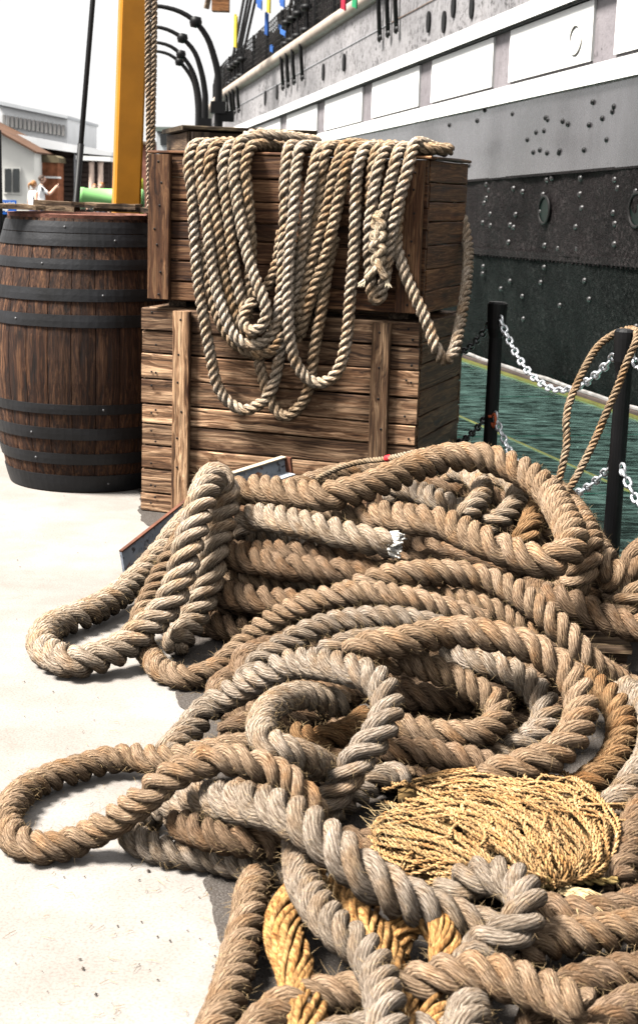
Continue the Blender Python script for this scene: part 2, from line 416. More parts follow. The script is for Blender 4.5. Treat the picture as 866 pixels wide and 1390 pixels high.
# ---------------------------------------------------------------- the ship
def hullv(z, u=0):
    v = 4.74 + (.11 * max(0, 1 - z) ** 2 if z < 1 else 0)
    if u > 24: v += .035 * (u - 24) ** 2
    return v
def sheer(z10): return .03 + .0246 * max(0, z10 - 2.2) if z10 > 1.2 else .03 * max(0, (z10 - .6) / .6)
def H(u, z10, off=0.0):
    z = z10 + sheer(z10) * (10 - u); return W(u, hullv(z10, u) - off, z)
def hull_at(px, py):
    p = PP(px, py, W(0, 4.74, 0), DV); u = np.dot(p, DU); z = p[2]; z10 = z
    for _ in range(6): z10 = z - sheer(z10) * (10 - u)
    return u, z10
def hull_sheet(u0_, u1_, za, zb, off=0.0, nu=60, nz=8, wav=0.0, dent=0.0):
    rs_ = np.random.RandomState(int(za * 10) + 50)
    us = np.linspace(u0_, u1_, nu); zs = np.linspace(za, zb, nz); V = []
    for u in us:
        for z in zs: V.append(H(u, z, off + wav * (math.sin(u * 2.3 + z * 3) + math.sin(u * 5.1 - z * 2) * .6) + dent * rs_.uniform(-1, 1)))
    i = np.arange(nu - 1)[:, None] * nz; j = np.arange(nz - 1)[None]
    return V, np.stack([i + j, i + j + 1, i + nz + j + 1, i + nz + j], -1).reshape(-1, 4)
def hull_bar(u0_, u1_, za, zb, t, nu=60):
    """solid band standing proud of the hull by t"""
    V = []; F = []
    for u in np.linspace(u0_, u1_, nu):
        V += [H(u, za, -.01), H(u, za, t), H(u, zb, t), H(u, zb, -.01)]
    for k in range(nu - 1):
        for q in range(4): F.append((4 * k + q, 4 * k + (q + 1) % 4, 4 * k + 4 + (q + 1) % 4, 4 * k + 4 + q))
    F += [(0, 1, 2, 3), tuple(4 * (nu - 1) + q for q in (3, 2, 1, 0))]
    return V, F
def steel(name, c1, c2, flake_or_glint, rough, spec, fl=(.5, .66), scale=5, bump=.5, metal=0.0, streak=True, bd=.02):
    m, nt, b = nodemat(name, rough, spec); g = G(nt)
    c = g.coord('Object')
    big = g.noise(c, 1.1, 5, .6); st = g.noise(g.map(c, (5, 5, .6)), 2.2, 5, .65); f = g.noise(c, scale * 4, 6, .75)
    col = g.mix(g.ramp(big, [(.35, 0.0), (.65, 1.0)]), c1, c2)
    if streak: col = g.mix(g.ramp(st, [(.5, 0.0), (.72, .6)]), col, g.mix(1.0, col, (.55, .52, .52), 'MULTIPLY'))
    col = g.mix(g.math('MULTIPLY', g.ramp(f, [(fl[0], 0.0), (fl[1], 1.0)]), g.ramp(g.noise(c, 2.6, 4, .6), [(.40, .15), (.62, 1.0)])), col, flake_or_glint)
    nt.links.new(col, b.inputs['Base Color']); b.inputs['Metallic'].default_value = metal
    b.inputs['Specular IOR Level'].default_value = spec
    nt.links.new(g.ramp(f, [(.4, rough), (.7, min(1, rough + .25))]), b.inputs['Roughness'])
    h = g.math('ADD', g.math('MULTIPLY', g.noise(c, scale * 5, 6, .7), 1.0), g.math('MULTIPLY', g.noise(c, 2.0, 3), 1.2))
    nt.links.new(g.bump(h, bump, bd), b.inputs['Normal'])
    return m
S_bul = steel('flaking_bulwark_sheen', (.17, .165, .17), (.29, .28, .285), (.018, .016, .017), .45, .4, (.50, .60), 4.5, .35)  # pale grey is sky sheen on black paint put into the colour, plus flecks
S_strip = steel('port_strip_paint', (.15, .135, .145), (.24, .22, .23), (.03, .026, .028), .45, .4, (.56, .64), 4, .35)
S_mid = steel('sheer_strake_paint', (.020, .019, .0205), (.055, .052, .056), (.014, .0125, .013), .20, .6, (.66, .80), 3, .03)
for q_ in S_mid.node_tree.nodes:
    if q_.type == 'BSDF_PRINCIPLED': q_.inputs['Coat Weight'].default_value = 1.0; q_.inputs['Coat IOR'].default_value = 1.55; q_.inputs['Coat Roughness'].default_value = .12
S_dark = steel('pitted_glint_plate', (.0045, .0036, .0037), (.010, .0080, .0082), (.055, .047, .047), .40, .03, (.48, .74), 8, 1.0, 0.0, True, .03)  # pale specks: pitting, with the plate's glints painted into the colour
S_low = steel('greenish_glint_plate', (.0022, .0026, .0025), (.0055, .0066, .0063), (.030, .0325, .031), .42, .02, (.48, .74), 8, 1.0, 0.0, True, .03)  # pale specks are glints painted into the greenish plate colour
ship = thing('ship', 'riveted iron sailing ship hull with white painted gun port band', 'ship', W(10, 6, -1.2))
UA, UB = -4, 30
V, F = hull_sheet(UA, UB, -1.3, .98, 0, 420, 40, .008, .008); obj('lower_plating', V, F, S_low, ship, smooth=True)
V, F = hull_sheet(UA, UB, .98, 1.62, .012, 420, 14, .008, .007); obj('riveted_strake', V, F, S_dark, ship, smooth=True)
V, F = hull_sheet(UA, UB, 1.62, 2.24, .03, 80, 5, .004); obj('sheer_strake', V, F, S_mid, ship, smooth=True)
V, F = hull_sheet(UA, UB, 2.24, 2.96, 0, 80, 4); obj('port_band', V, F, S_strip, ship, smooth=True)
V, F = hull_sheet(UA, UB, 2.96, 3.46, .01, 80, 4, .003); obj('bulwark', V, F, S_bul, ship, smooth=True)
V, F = hull_sheet(UA, UB, 3.46, 3.86, .022, 80, 4, .003); obj('upper_bulwark', V, F, S_bul, ship, smooth=True)
V, F = hull_bar(UA, UB, 1.605, 1.625, .034); obj('plate_edge', V, F, S_dark, ship)
V, F = hull_bar(UA, UB, 2.22, 2.36, .07); obj('moulding', V, F, MAT['white'], ship)
V, F = hull_bar(UA, UB, 2.86, 2.99, .075); obj('moulding', V, F, MAT['white'], ship)
V, F = hull_bar(UA, UB, 2.845, 2.858, .05); obj('moulding_shade_strip', V, F, MAT['black'], ship)  # black strip painted in as the shade line under the moulding
V, F = hull_bar(UA, UB, .94, 1.0, .02); obj('butt_strap', V, F, S_dark, ship)
obj('deck', [H(UA, 3.8, -.02), H(UA, 3.8, -7), H(UB, 3.8, -7), H(UB, 3.8, -.02)], [(0, 1, 2, 3)], MAT['oldwood'], ship)
# white port panels between the strips
ports = [(822, 50), (655, 100), (560, 130), (487, 165), (437, 178)]
us = [hull_at(x, y)[0] for x, y in ports]
stp = (us[-1] - us[0]) / 4
us = [us[0] + k * stp for k in range(-3, 8)]
for a, b in zip(us[:-1], us[1:]):
    V, F = hull_bar(a + .19, b - .19, 2.40, 2.835, .022, 6); obj('port_panel', V, F, MAT['white'], ship)
# rail cap
mb = MB(); mb.tube([H(u, 3.90, .03) for u in np.linspace(UA, UB, 60)], .085, 10); mb.build('rail_cap', MAT['rail'], ship, smooth=True)
# rivets
def rivets(name, pts, r, mat):
    mb = MB()
    for u, z in pts: mb.dome(H(u, z, .012 if z < 1.62 else .03), -DV, r, r * .75, 7)
    o_ = mb.build(name, mat, ship, smooth=True); tag(o_, kind='stuff')
P_ = []
for x, y in ((747, 160), (748, 163), (732, 180), (720, 190), (728, 207), (737, 204), (743, 178), (764, 205), (763, 208), (804, 170), (838, 145), (836, 152), (828, 190), (768, 165), (797, 204), (775, 169), (809, 139), (588, 195), (640, 225), (662, 150), (700, 155)):
    P_.append(hull_at(x, y))
rr = random.Random(5)
for k in range(14): P_.append((rr.uniform(3, 16), rr.uniform(1.72, 2.16)))
rivets('rivet_heads', P_, .022, MAT['black'])
P_ = []
for ur in np.arange(3, 20, .62):
    for z in (1.06, 1.2, 1.33, 1.46, 1.55):
        if rr.random() < .8: P_.append((ur + rr.uniform(-.12, .12), z + rr.uniform(-.03, .03)))
        if rr.random() < .3: P_.append((ur + rr.uniform(-.3, .3), z + rr.uniform(-.05, .05)))
for ur in np.arange(3, 20, .075):
    P_.append((ur, .965)); P_.append((ur + .03, .93))
S_riv = plain('highlit_rivet', (.018, .016, .0165), .4, .4, 0, .5, 20, .2)  # colour lightened so the heads seem to catch the light
rivets('rivet_heads', [p for p in P_ if p[1] > 1], .026, S_riv)
rivets('seam_rivets', [p for p in P_ if p[1] < 1], .013, S_dark)
rivets('rivet_heads', [(rr.uniform(3, 18), rr.uniform(.15, .9)) for _ in range(70)], .024, S_riv)
# portholes: rim and glass
rimm = plain('porthole_rim', (.012, .011, .011), .6, .15, .3, .4, 20, .2); pgl = plain('porthole_glass', (.004, .010, .008), .3, .08, 0, .3, 5, 0)
for x, y, r in ((742, 285, .105), (868, 285, .115), (785, 54, .105)):
    u, z = hull_at(x, y); off = .025
    q = H(u, z, off); mb = MB()
    ring = [q + (DU * math.cos(t) + UZ * math.sin(t)) * r for t in np.linspace(0, 2 * math.pi, 25)]
    mb.tube(ring, .012, 6, cap=False); pr = mb.build('porthole', rimm if z < 2 else MAT['cream'], ship, smooth=True)
    mb = MB(); mb.add([q - DV * -.004 + (DU * math.cos(t) + UZ * math.sin(t)) * r for t in np.linspace(0, 2 * math.pi, 24, endpoint=False)], [tuple(range(24))]); mb.build('glass', pgl, pr)
# scuppers (dark slots in the bulwark)
for x, y in ((584, 30), (605, 30), (618, 9), (643, 10), (469, 85), (441, 98), (378, 125), (362, 133)):
    u, z = hull_at(x, y); mb = MB(); q = H(u, z, .03)
    ring = [q + DU * .05 * math.cos(t) + UZ * .10 * math.sin(t) for t in np.linspace(0, 2 * math.pi, 13)]
    mb.prism(ring[:-1], DV * .02); mb.build('scupper', MAT['black'], ship)
# chain plates, dead-eyes and shrouds in two groups; hammock netting above the rail
for px in ((315, 320, 324, 330), (390, 397, 405, 416), (520, 531, 542)):
    for k, x in enumerate(px):
        u = hull_at(x, 100)[0]
        mb = MB(); mb.tube([H(u, 3.30, .05), H(u, 3.84, .09), H(u, 4.02, .03)], .024, 6); mb.dome(H(u, 3.32, .05), -DV, .045, .03); cp = mb.build('chain_plate', MAT['black'], ship, smooth=True)
        for zz in (4.06, 4.42):
            mb = MB(); c = H(u, zz, .02); mb.lathe([(0, -.05), (.07, -.035), (.085, 0), (.07, .035), (0, .05)], c, 10)
            mb.build('dead_eye', MAT['black'], ship, smooth=True)
        mb = MB(); mb.tube([H(u, 4.42, .02), H(u, 4.42, .02) + UZ * 4.6 + DV * .9 + DU * (.4 - .3 * k)], .024, 5)
        for j in range(3): mb.tube([H(u, 4.1, .02) + DU * (j - 1) * .03, H(u, 4.4, .02) + DU * (j - 1) * .03], .008, 4)
        mb.build('shroud', MAT['black'], ship)
net = MB(); tarp = MB()
for u in np.arange(13.2, 27, .9):
    net.tube([H(u, 3.9), H(u, 4.75)], .022, 5)
for k in range(9):
    z = 3.98 + .095 * k
    net.tube([H(u, z - .03 * math.sin(u * 3.5) ** 2, .0) for u in np.arange(13.2, 27.1, .3)], .009, 4)
for u in np.arange(13.2, 27, .10):
    net.tube([H(u, 3.95), H(u + .1, 4.75)], .007, 4)
net.build('rail_netting', MAT['black'], ship)
V = []; ns = 50
rr = random.Random(3)
for i, u in enumerate(np.linspace(14.5, 27, ns)):
    t = .10 * math.sin(i * 1.1) + rr.uniform(-.05, .05)
    for z in (3.92, 4.15, 4.42, 4.72 + t): V.append(H(u, z, -.10 + rr.uniform(-.06, .06)))
i = np.arange(ns - 1)[:, None] * 4; j = np.arange(3)[None]
obj('hammock_cloth', V, np.stack([i + j, i + j + 1, i + 4 + j + 1, i + 4 + j], -1).reshape(-1, 4), plain('dark_hammock_cloth', (.035, .03, .03), .9, .2, 0, .6, 4, .5), ship, smooth=True)
mb = MB(); mb.box(H(17.5, 4.6, -2.6), DU * 3.4, DV * .9, UZ * .85); mb.build('deckhouse', plain('deckhouse_brown', (.23, .16, .12), .7, .3, 0, .5, 3, .3), ship)
mb = MB(); mb.box(H(17.5, 5.0, -2.6) + UZ * .9, DU * 3.8, DV * 1.2, UZ * .05); mb.build('deckhouse_roof', MAT['white'], ship)
mb = MB(); mb.tube([W(27.0, 4.9, 4.5), W(26.2, 5.4, 7.5)], .05, 6); mb.tube([W(25.5, 4.9, 4.4), W(26.2, 5.4, 7.5)], .05, 6); mb.build('boat_davit', MAT['oldwood'], ship)
# small signal flags along the rail
for k, (x, y, Y, c, w, h) in enumerate(((320, 42, 21.5, (.55, .42, .05), .13, .42), (352, 3, 19.5, (.03, .09, .30), .30, .12), (365, 4, 19, (.55, .42, .05), .10, .22), (383, 2, 18.6, (.03, .09, .30), .24, .10), (362, 32, 19.6, (.03, .09, .30), .10, .26), (383, 42, 18.9, (.04, .12, .36), .34, .06), (369, 66, 19.2, (.04, .12, .36), .10, .07), (466, 4, 15.6, (.45, .03, .06), .12, .12), (481, 2, 15.2, (.03, .28, .12), .14, .10))):
    p = PD(x, y, Y); mb = MB(); n_ = 6; V = []; F = []
    for i in range(n_ + 1):
        s_ = (i / n_ - .5) * w; q = .02 * math.sin(i * 1.6)
        for zz in (-1, 1): V.append(p + DU * s_ + DV * q + UZ * (zz * h / 2 + s_ * .4))
    for i in range(n_): F.append((2 * i, 2 * i + 2, 2 * i + 3, 2 * i + 1))
    nm = {0: 'yellow', 1: 'blue', 2: 'yellow', 3: 'blue', 4: 'blue', 5: 'blue', 6: 'blue', 7: 'dark red', 8: 'green'}[k]
    wh = ['tall %s pennant hanging lowest beside the dark hammock netting', '%s flag at the picture top left of the small yellow one', 'small %s flag at the picture top between blue ones', '%s flag at the picture top right of the small yellow one', 'narrow %s flag in front of the brown deckhouse', 'long thin %s streamer across the shrouds above the rail', 'tiny %s flag just above the ship rail', '%s scrap of flag above the rail at the picture top', '%s scrap of flag nearest the viewer above the rail'][k] % nm
    o = mb.add(V, F).build('signal_flag', plain('flag_cloth', c, .8, .2, 0, .15, 6, .1)); tag(o, wh, 'flag', 'signal flags on the ship')
    sol = o.modifiers.new('thickness', 'SOLIDIFY'); sol.thickness = .006
# squared timber end hanging high beside the ship
p = PD(300, 2, 21); t = thing('hanging_timber', 'orange brown squared timber end hanging at the picture top', 'timber', p + UZ * -.1)
mb = MB(); mb.box(p + UZ * .45, (.115, 0, 0), (0, .115, 0), (0, 0, .58)); mb.build('beam', wood_mat('hung_timber', (.30, .13, .05), (.48, .24, .1), (.12, .05, .02)), t, color=(1, 1, 1))
mb = MB(); mb.tube([p + UZ * 1.02, p + UZ * 4.0 + DV * 1.2], .02, 6); mb.build('sling', MAT['black'], t)

# ---------------------------------------------------------------- curved iron posts along the quay
def hoop(top, base_x, arc, Y, label):
    """arc: picture points of the curve at distance Y"""
    b0 = PD(base_x, 230, Y); b0[2] = 0
    t = thing('curved_post', label, 'post', b0, 'black curved posts on the quay')
    pts = [PD(x, y, Y) for x, y in arc]
    C = catmull([b0, (b0 + pts[0]) / 2] + pts, .06)
    mb = MB(); mb.tube(C, np.concatenate([np.full(len(C) // 2, .042), np.linspace(.042, .016, len(C) - len(C) // 2)]), 10); mb.build('post', MAT['black'], t, smooth=True)
    s_ = Y / 2000
    for f in (0.0,):
        p = PD(base_x, arc[0][1] + 18, Y)
        mb = MB(); mb.box(p, (.065, 0, 0), (0, .065, 0), (0, 0, .05)); mb.build('collar', MAT['black'], t)
        p = PD(base_x + 10, arc[0][1] + 30, Y); mb = MB(); mb.box(p, (.07, 0, 0), (0, .03, 0), (0, 0, .045)); mb.build('bracket', MAT['black'], t)
    k = pts[len(pts) // 2]; mb = MB(); mb.lathe([(0, -.05), (.045, -.04), (.055, 0), (.045, .04), (0, .05)], k, 10); mb.build('knuckle', MAT['black'], t, smooth=True)
    mb = MB(); mb.lathe([(0, 0), (.16, 0), (.16, .03), (.10, .05), (.10, .12), (0, .12)], b0, 14); mb.build('foot', MAT['black'], t)
    return t
hoop(10, 297, [(297, 128), (296, 100), (291, 78), (282, 52), (266, 30), (245, 16), (220, 9), (200, 8)], 13.3, 'nearest and tallest black curved post beside the ship rail')
hoop(38, 279, [(279, 150), (278, 122), (273, 95), (264, 70), (248, 52), (232, 42), (216, 37), (202, 36)], 15.2, 'second black curved post back along the quay')
hoop(58, 271, [(271, 160), (270, 130), (265, 106), (258, 90), (246, 74), (232, 63), (216, 58), (203, 57)], 16.9, 'third black curved post back along the quay')
hoop(70, 269, [(269, 170), (268, 138), (264, 114), (256, 98), (244, 84), (230, 74), (216, 70), (204, 69)], 18.4, 'farthest and lowest black curved post along the quay')

# ---------------------------------------------------------------- chain posts and chains
PV = 2.31
pu = {}
for name, px in (('b', 667), ('c', 842)):
    # intersection of the picture column with the post line
    q = PP(px, 560, W(0, PV, 0), DV); pu[name] = np.dot(q, DU)
stp = pu['b'] - pu['c']
posts = [(pu['c'] - stp, 'black chain post just outside the right edge of the picture'), (pu['c'], 'black chain post with a thin rope looped over its head'), (pu['b'], 'black chain post standing beside the crates with an orange shackle'), (pu['b'] + stp, 'black chain post hidden behind the stacked crates')]
PH = .97
for u, lab in posts:
    b0 = W(u, PV, 0); t = thing('chain_post', lab, 'post', b0, 'black posts carrying the quay chains')
    mb = MB(); mb.lathe([(.0, 0), (.08, 0), (.08, .012), (.034, .02), (.030, .30), (.0285, PH - .12), (.0, PH - .12)], b0, 18); mb.build('shaft', MAT['black'], t, smooth=False)
    mb = MB(); mb.lathe([(.0285, PH - .15), (.038, PH - .11), (.042, PH - .03), (.042, PH - .008), (.034, PH), (0, PH)], b0, 18); mb.build('head', MAT['black'], t)
    for z in (PH - .075, .49):
        for s_ in (-1, 1):
            c = b0 + DU * s_ * .045 + UZ * z; mb = MB()
            mb.tube([c + (DU * math.cos(a) + UZ * math.sin(a)) * .02 for a in np.linspace(0, 2 * math.pi, 13)], .006, 6, cap=False)
            mb.build('eye', MAT['galv'] if s_ < 0 else MAT['black'], t, smooth=True)
# link: stadium ring
def link_mesh(L=.050, Wd=.034, r=.0058, mat=None):
    c = []
    R = Wd / 2 - r; s_ = L / 2 - r - R
    for k in range(7): a = -math.pi / 2 + math.pi * k / 6; c.append((s_ + R * math.cos(a), R * math.sin(a), 0))
    for k in range(7): a = math.pi / 2 + math.pi * k / 6; c.append((-s_ + R * math.cos(a), R * math.sin(a), 0))
    c.append(c[0]); V, F, _ = sweep(c, r, 6)
    return meshdata('link', V, F, mat, smooth=True)
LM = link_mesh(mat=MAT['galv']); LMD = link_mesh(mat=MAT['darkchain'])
def chain(p, q, sag, label, me, pitch=.0375):
    n0 = 80; t = np.linspace(0, 1, n0)[:, None]
    C = p * (1 - t) + q * t - UZ * (4 * sag * t * (1 - t)); C = resample(C, pitch)
    o = thing('chain', label, 'chain', C[len(C) // 2], 'chains between the quay posts')
    T, N, B = frames(C)
    for k in range(len(C)):
        a = math.pi / 4 + (math.pi / 2 if k % 2 else 0) + rnd.uniform(-.15, .15)
        y = N[k] * math.cos(a) + B[k] * math.sin(a); z = np.cross(T[k], y)
        inst('link', me, o, basis(T[k], y, z, C[k]))
labs = {(0, 1): ('bright chain leaving the rope looped post toward the right edge, upper', 'bright lower chain leaving the rope looped post toward the right edge'),
        (1, 2): ('bright upper chain sagging between the two visible posts', 'bright lower chain sagging behind the rope pile between the posts'),
        (2, 3): ('dark upper chain running from the far post behind the crates', 'dark lower chain running from the far post behind the crates')}
for (a, b), (l1, l2) in labs.items():
    ua, ub = posts[a][0] + .06, posts[b][0] - .06
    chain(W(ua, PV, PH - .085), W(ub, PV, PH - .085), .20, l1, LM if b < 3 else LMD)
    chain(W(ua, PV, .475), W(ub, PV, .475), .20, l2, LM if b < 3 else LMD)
sh = W(posts[2][0] - .055, PV - .01, .475); mb = MB()
mb.tube([sh + DU * .02 * math.cos(a) + UZ * .028 * math.sin(a) for a in np.linspace(.5, 2 * math.pi - .5, 14)], .0062, 6)
mb.tube([sh + DU * .02 + UZ * .014 - DV * .018, sh + DU * .02 + UZ * .014 + DV * .018], .006, 6)
o = mb.build('shackle', MAT['rust'], smooth=True); tag(o, 'small orange shackle joining the lower chain to the far post', 'shackle')

# ================================================================== CRATES
PLANKN = {}
def plank(parent, c, x, y, dims, mat, color, name='plank', r_=rnd, bev=.004):
    """board: x = along the grain, y = width; dims = (length, width, thickness)"""
    x = unit(x); y = unit(np.asarray(y) - x * np.dot(y, x)); z = np.cross(x, y)
    L, Wd, T = (d / 2 for d in dims); b = min(bev, T * .6)
    V = []; NS = 5
    prof = [(-Wd + b, -T), (Wd - b, -T), (Wd, -T + b), (Wd, T - b), (Wd - b, T), (-Wd + b, T), (-Wd, T - b), (-Wd, -T + b)]
    ph = r_.uniform(0, 6)
    for k in range(NS):
        s_ = -1 + 2 * k / (NS - 1); j = r_.uniform(-.003, .003) if k in (0, NS - 1) else 0
        wob = .0016 * math.sin(ph + k * 1.3); tw = .0012 * math.sin(ph * 2 + k)
        for (w, t) in prof: V.append((s_ * L + j, w + wob + (r_.uniform(-.0012, .0012)), t + tw))
    F = [tuple(range(8))[::-1], tuple(range((NS - 1) * 8, NS * 8))] + [tuple(f) for f in gridfaces(NS, 8)]
    return obj(name, V, F, mat, parent, basis(x, y, z, c), color=color)
def nail_heads(parent, pts, nrm, r=.006):
    mb = MB()
    for p in pts: mb.dome(p, nrm, r, r * .4, 6)
    o_ = mb.build('nail_heads', MAT['black'], parent, smooth=True); tag(o_, kind='stuff')

C0 = PZ(195, 693, 0)                      # front left foot of the lower crate
ZT1 = .897
pr = None
# the front right corner: same top height, seen at (571, 437)
EA = math.radians(-19); E1 = np.array([math.cos(EA), math.sin(EA), 0]); WD = 1.235; E2 = np.cross(UZ, E1)      # E2 points away from the camera
if E2[1] < 0: E2 = -E2
DEP = .66
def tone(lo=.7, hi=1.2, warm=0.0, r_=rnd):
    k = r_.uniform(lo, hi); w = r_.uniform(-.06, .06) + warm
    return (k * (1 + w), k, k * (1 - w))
def crate(name, label, cat, O, wd, dp, z0, z1, nrows, front_tones, batten_x, side_first, mat, rseed, btones=None, bw=.075, top_over=.012, bbot=0.0, group='stacked wooden crates', rows_side=None, btop=0.0):
    r_ = random.Random(rseed)
    t = thing(name, label, cat, O + UZ * z0, group)
    hs_ = np.array([r_.uniform(.8, 1.2) for _ in range(nrows)]); hs_ = hs_ / hs_.sum() * (z1 - z0)
    zb = z0; th = .022
    nails = []; snails = []
    for k in range(nrows):
        h = hs_[k]; zc = zb + h / 2
        tn = front_tones[k % len(front_tones)]
        jut = r_.uniform(-.004, .004)
        plank(t, O + E1 * (wd / 2 + r_.uniform(-.003, .003)) - E2 * (th / 2 + .001 + jut) * 1 + UZ * zc, E1, UZ, (wd - .004 + r_.uniform(-.008, .006), h - .005, th), mat, (tn, tn * .96, tn * .93), r_=r_)
        for xx in (.05, .07, wd - .05, wd - .03):
            if r_.random() < .7: nails.append(O + E1 * xx - E2 * (th + .006) + UZ * (zc + r_.uniform(-.3, .3) * h))
        # back and the two sides
        plank(t, O + E1 * wd / 2 + E2 * (dp + th / 2 + .002) + UZ * zc, E1, UZ, (wd, h - .004, th), mat, tone(.6, .9, 0, r_), r_=r_)
        zb += h
    for s_, xx in ((0, -.001 + th / 2), (1, wd - th / 2 + .001)):
        hs2 = np.array([r_.uniform(.85, 1.15) for _ in range(rows_side or nrows)]); hs2 = hs2 / hs2.sum() * (z1 - z0); zb = z0
        for k in range(len(hs2)):
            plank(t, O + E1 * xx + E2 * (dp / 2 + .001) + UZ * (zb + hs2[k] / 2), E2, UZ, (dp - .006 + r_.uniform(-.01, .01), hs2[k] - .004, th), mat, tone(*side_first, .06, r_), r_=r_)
            zb += hs2[k]
    for bx, bt in zip(batten_x, btones):
        plank(t, O + E1 * bx - E2 * (th * 1.5 + .010) + UZ * ((z0 + z1) / 2 + (btop - bbot) / 2 - .0), UZ, E1, (z1 - z0 - .01 + btop + bbot, bw, .024), mat, (bt, bt * .96, bt * .9), 'batten', r_=r_)
        for k in range(7): nails.append(O + E1 * (bx + r_.uniform(-.2, .2) * bw) - E2 * (th * 2 + .012) + UZ * (z0 + (z1 - z0) * (k + .5 + r_.uniform(-.2, .2)) / 7))
    nail_heads(t, nails, -E2, .0055)
    # inner dark floor and lid boards
    nl = 6
    for k in range(nl):
        plank(t, O + E1 * wd / 2 + E2 * (dp * (k + .5) / nl) + UZ * (z1 - .008), E1, E2, (wd - .05, dp / nl - .006, .014), mat, tone(.8, 1.0, 0, r_), 'lid_board', r_=r_)
    return t
LT = [1.0, .85, 1.15, 1.05, .75, 1.45, 1.2, 1.15, .62, .55, .5]
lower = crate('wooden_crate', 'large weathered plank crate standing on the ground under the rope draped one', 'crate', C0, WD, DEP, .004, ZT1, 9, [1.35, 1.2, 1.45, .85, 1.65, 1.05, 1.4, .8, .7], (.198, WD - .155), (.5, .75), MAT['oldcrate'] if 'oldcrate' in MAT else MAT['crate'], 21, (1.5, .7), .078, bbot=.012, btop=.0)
# skid bearers between the two crates
for k, f in enumerate((.10, .5, .90)):
    pb = thing('bearer', ['left wooden bearer between the two stacked crates', 'middle wooden bearer between the stacked crates, behind the ropes', 'right wooden bearer between the two stacked crates'][k], 'bearer', C0 + E1 * WD * f + UZ * ZT1, 'bearers between the crates')
    plank(pb, C0 + E1 * WD * f + E2 * (DEP / 2 + .03) + UZ * (ZT1 + .016), E2, E1, (DEP - .08, .08, .026), MAT['oldwood'], (.7, .7, .7), 'board')
ZB2, ZT2 = ZT1 + .032, 1.535
O2 = PP(207, 300, C0 - E2 * .0, E2); O2[2] = 0
C12 = PP(580, 320, C0, E2); C12[2] = 0
WD2 = np.linalg.norm(C12 - O2)
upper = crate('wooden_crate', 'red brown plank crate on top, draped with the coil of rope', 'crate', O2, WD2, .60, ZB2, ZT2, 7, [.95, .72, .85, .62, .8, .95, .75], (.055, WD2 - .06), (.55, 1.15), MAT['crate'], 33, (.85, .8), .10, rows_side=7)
# thin capping strips on the rim of the upper crate
for a, b in ((0, 1),):
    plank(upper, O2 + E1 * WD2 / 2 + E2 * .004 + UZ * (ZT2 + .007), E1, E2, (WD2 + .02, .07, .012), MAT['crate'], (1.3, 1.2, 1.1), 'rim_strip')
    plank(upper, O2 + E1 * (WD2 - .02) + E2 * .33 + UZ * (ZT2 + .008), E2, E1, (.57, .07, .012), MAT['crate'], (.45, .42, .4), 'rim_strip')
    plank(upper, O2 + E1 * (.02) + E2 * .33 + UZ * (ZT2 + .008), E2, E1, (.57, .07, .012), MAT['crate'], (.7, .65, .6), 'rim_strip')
# third crate behind: tall, greyer, turned so its left side shows
R0 = PD(254, 250, 7.55); R0[2] = 0
ang = math.radians(14)
e1s, e2s = E1, E2
E1 = np.array([math.cos(ang), math.sin(ang), 0]); E2 = np.array([-math.sin(ang), math.cos(ang), 0])
ROT = math.radians(-3)
rear = crate('wooden_crate', 'tall dark mossy crate standing behind the rope draped one', 'crate', R0, .62, .7, .004, 1.675, 10, [.5, .42, .46, .4], (.06, .56), (.7, .9), MAT['oldwood'], 44, (.45, .42), .09)
plank(rear, R0 + E1 * .31 + E2 * .34 + UZ * (1.675 + .014), E1, E2, (.68, .76, .022), MAT['oldwood'], (.42, .42, .36), 'lid')
E1, E2 = e1s, e2s

# ================================================================== BARREL
bc = PD(119, 500, 7.06); bc[2] = 0
BH = 1.25
def brad(z): return .365 + .095 * (1 - ((z - BH / 2) / (BH / 2)) ** 2)
barrel = thing('barrel', 'big old oak barrel with iron hoops standing left of the crates', 'barrel', bc)
NST = 26
zs = np.linspace(.0, BH, 13)
for k in range(NST):
    dw = 2 * math.pi / NST; V = []
    lo, hi = -dw / 2 + .004, dw / 2 - .004
    for z in zs:
        for a in (lo, lo * .35, hi * .35, hi):
            rr_ = brad(z) - (.0022 if a in (lo, hi) else 0); V.append((rr_ * math.cos(a), rr_ * math.sin(a), z))
        for a in (hi, lo): V.append(((brad(z) - .03) * math.cos(a), (brad(z) - .03) * math.sin(a), z))
    F = [tuple(f) for f in gridfaces(13, 6)] + [tuple(range(6))[::-1], tuple(range(72, 78))]
    # grain must run along local X: swap axes in the mesh, undo it in the matrix
    V2 = [(z, x, y) for x, y, z in V]
    a = k * dw; R = Matrix.Translation(Vector(bc)) @ Matrix.Rotation(a, 4, 'Z') @ basis((0, 0, 1), (1, 0, 0), (0, 1, 0), (0, 0, 0))
    c = tone(.65, 1.15, .03)
    obj('stave', V2, F, MAT['stave'], barrel, R, color=c)
for zc, w in ((1.212, .05), (1.156, .055), (1.05, .045), (.915, .055), (.80, .055), (.40, .045), (.285, .055), (.165, .052), (.045, .08)):
    mb = MB(); p = []
    rf = lambda z: brad(z) + .0005
    prof = [(rf(zc - w / 2) - .004, zc - w / 2), (rf(zc - w / 2) + .005, zc - w / 2), (rf(zc) + .006, zc), (rf(zc + w / 2) + .005, zc + w / 2), (rf(zc + w / 2) - .004, zc + w / 2)]
    mb.lathe(prof, bc, 72); ho = mb.build('hoop', MAT['iron'], barrel)
    mb = MB(); a0 = rnd.uniform(3.6, 5.6)
    for da in (0,):
        d = np.array([math.cos(a0 + da), math.sin(a0 + da), 0]); mb.dome(bc + d * (rf(zc) + .006) + UZ * zc, d, .006, .004, 8)
    mb.build('rivet', MAT['darkchain'], ho, smooth=True)
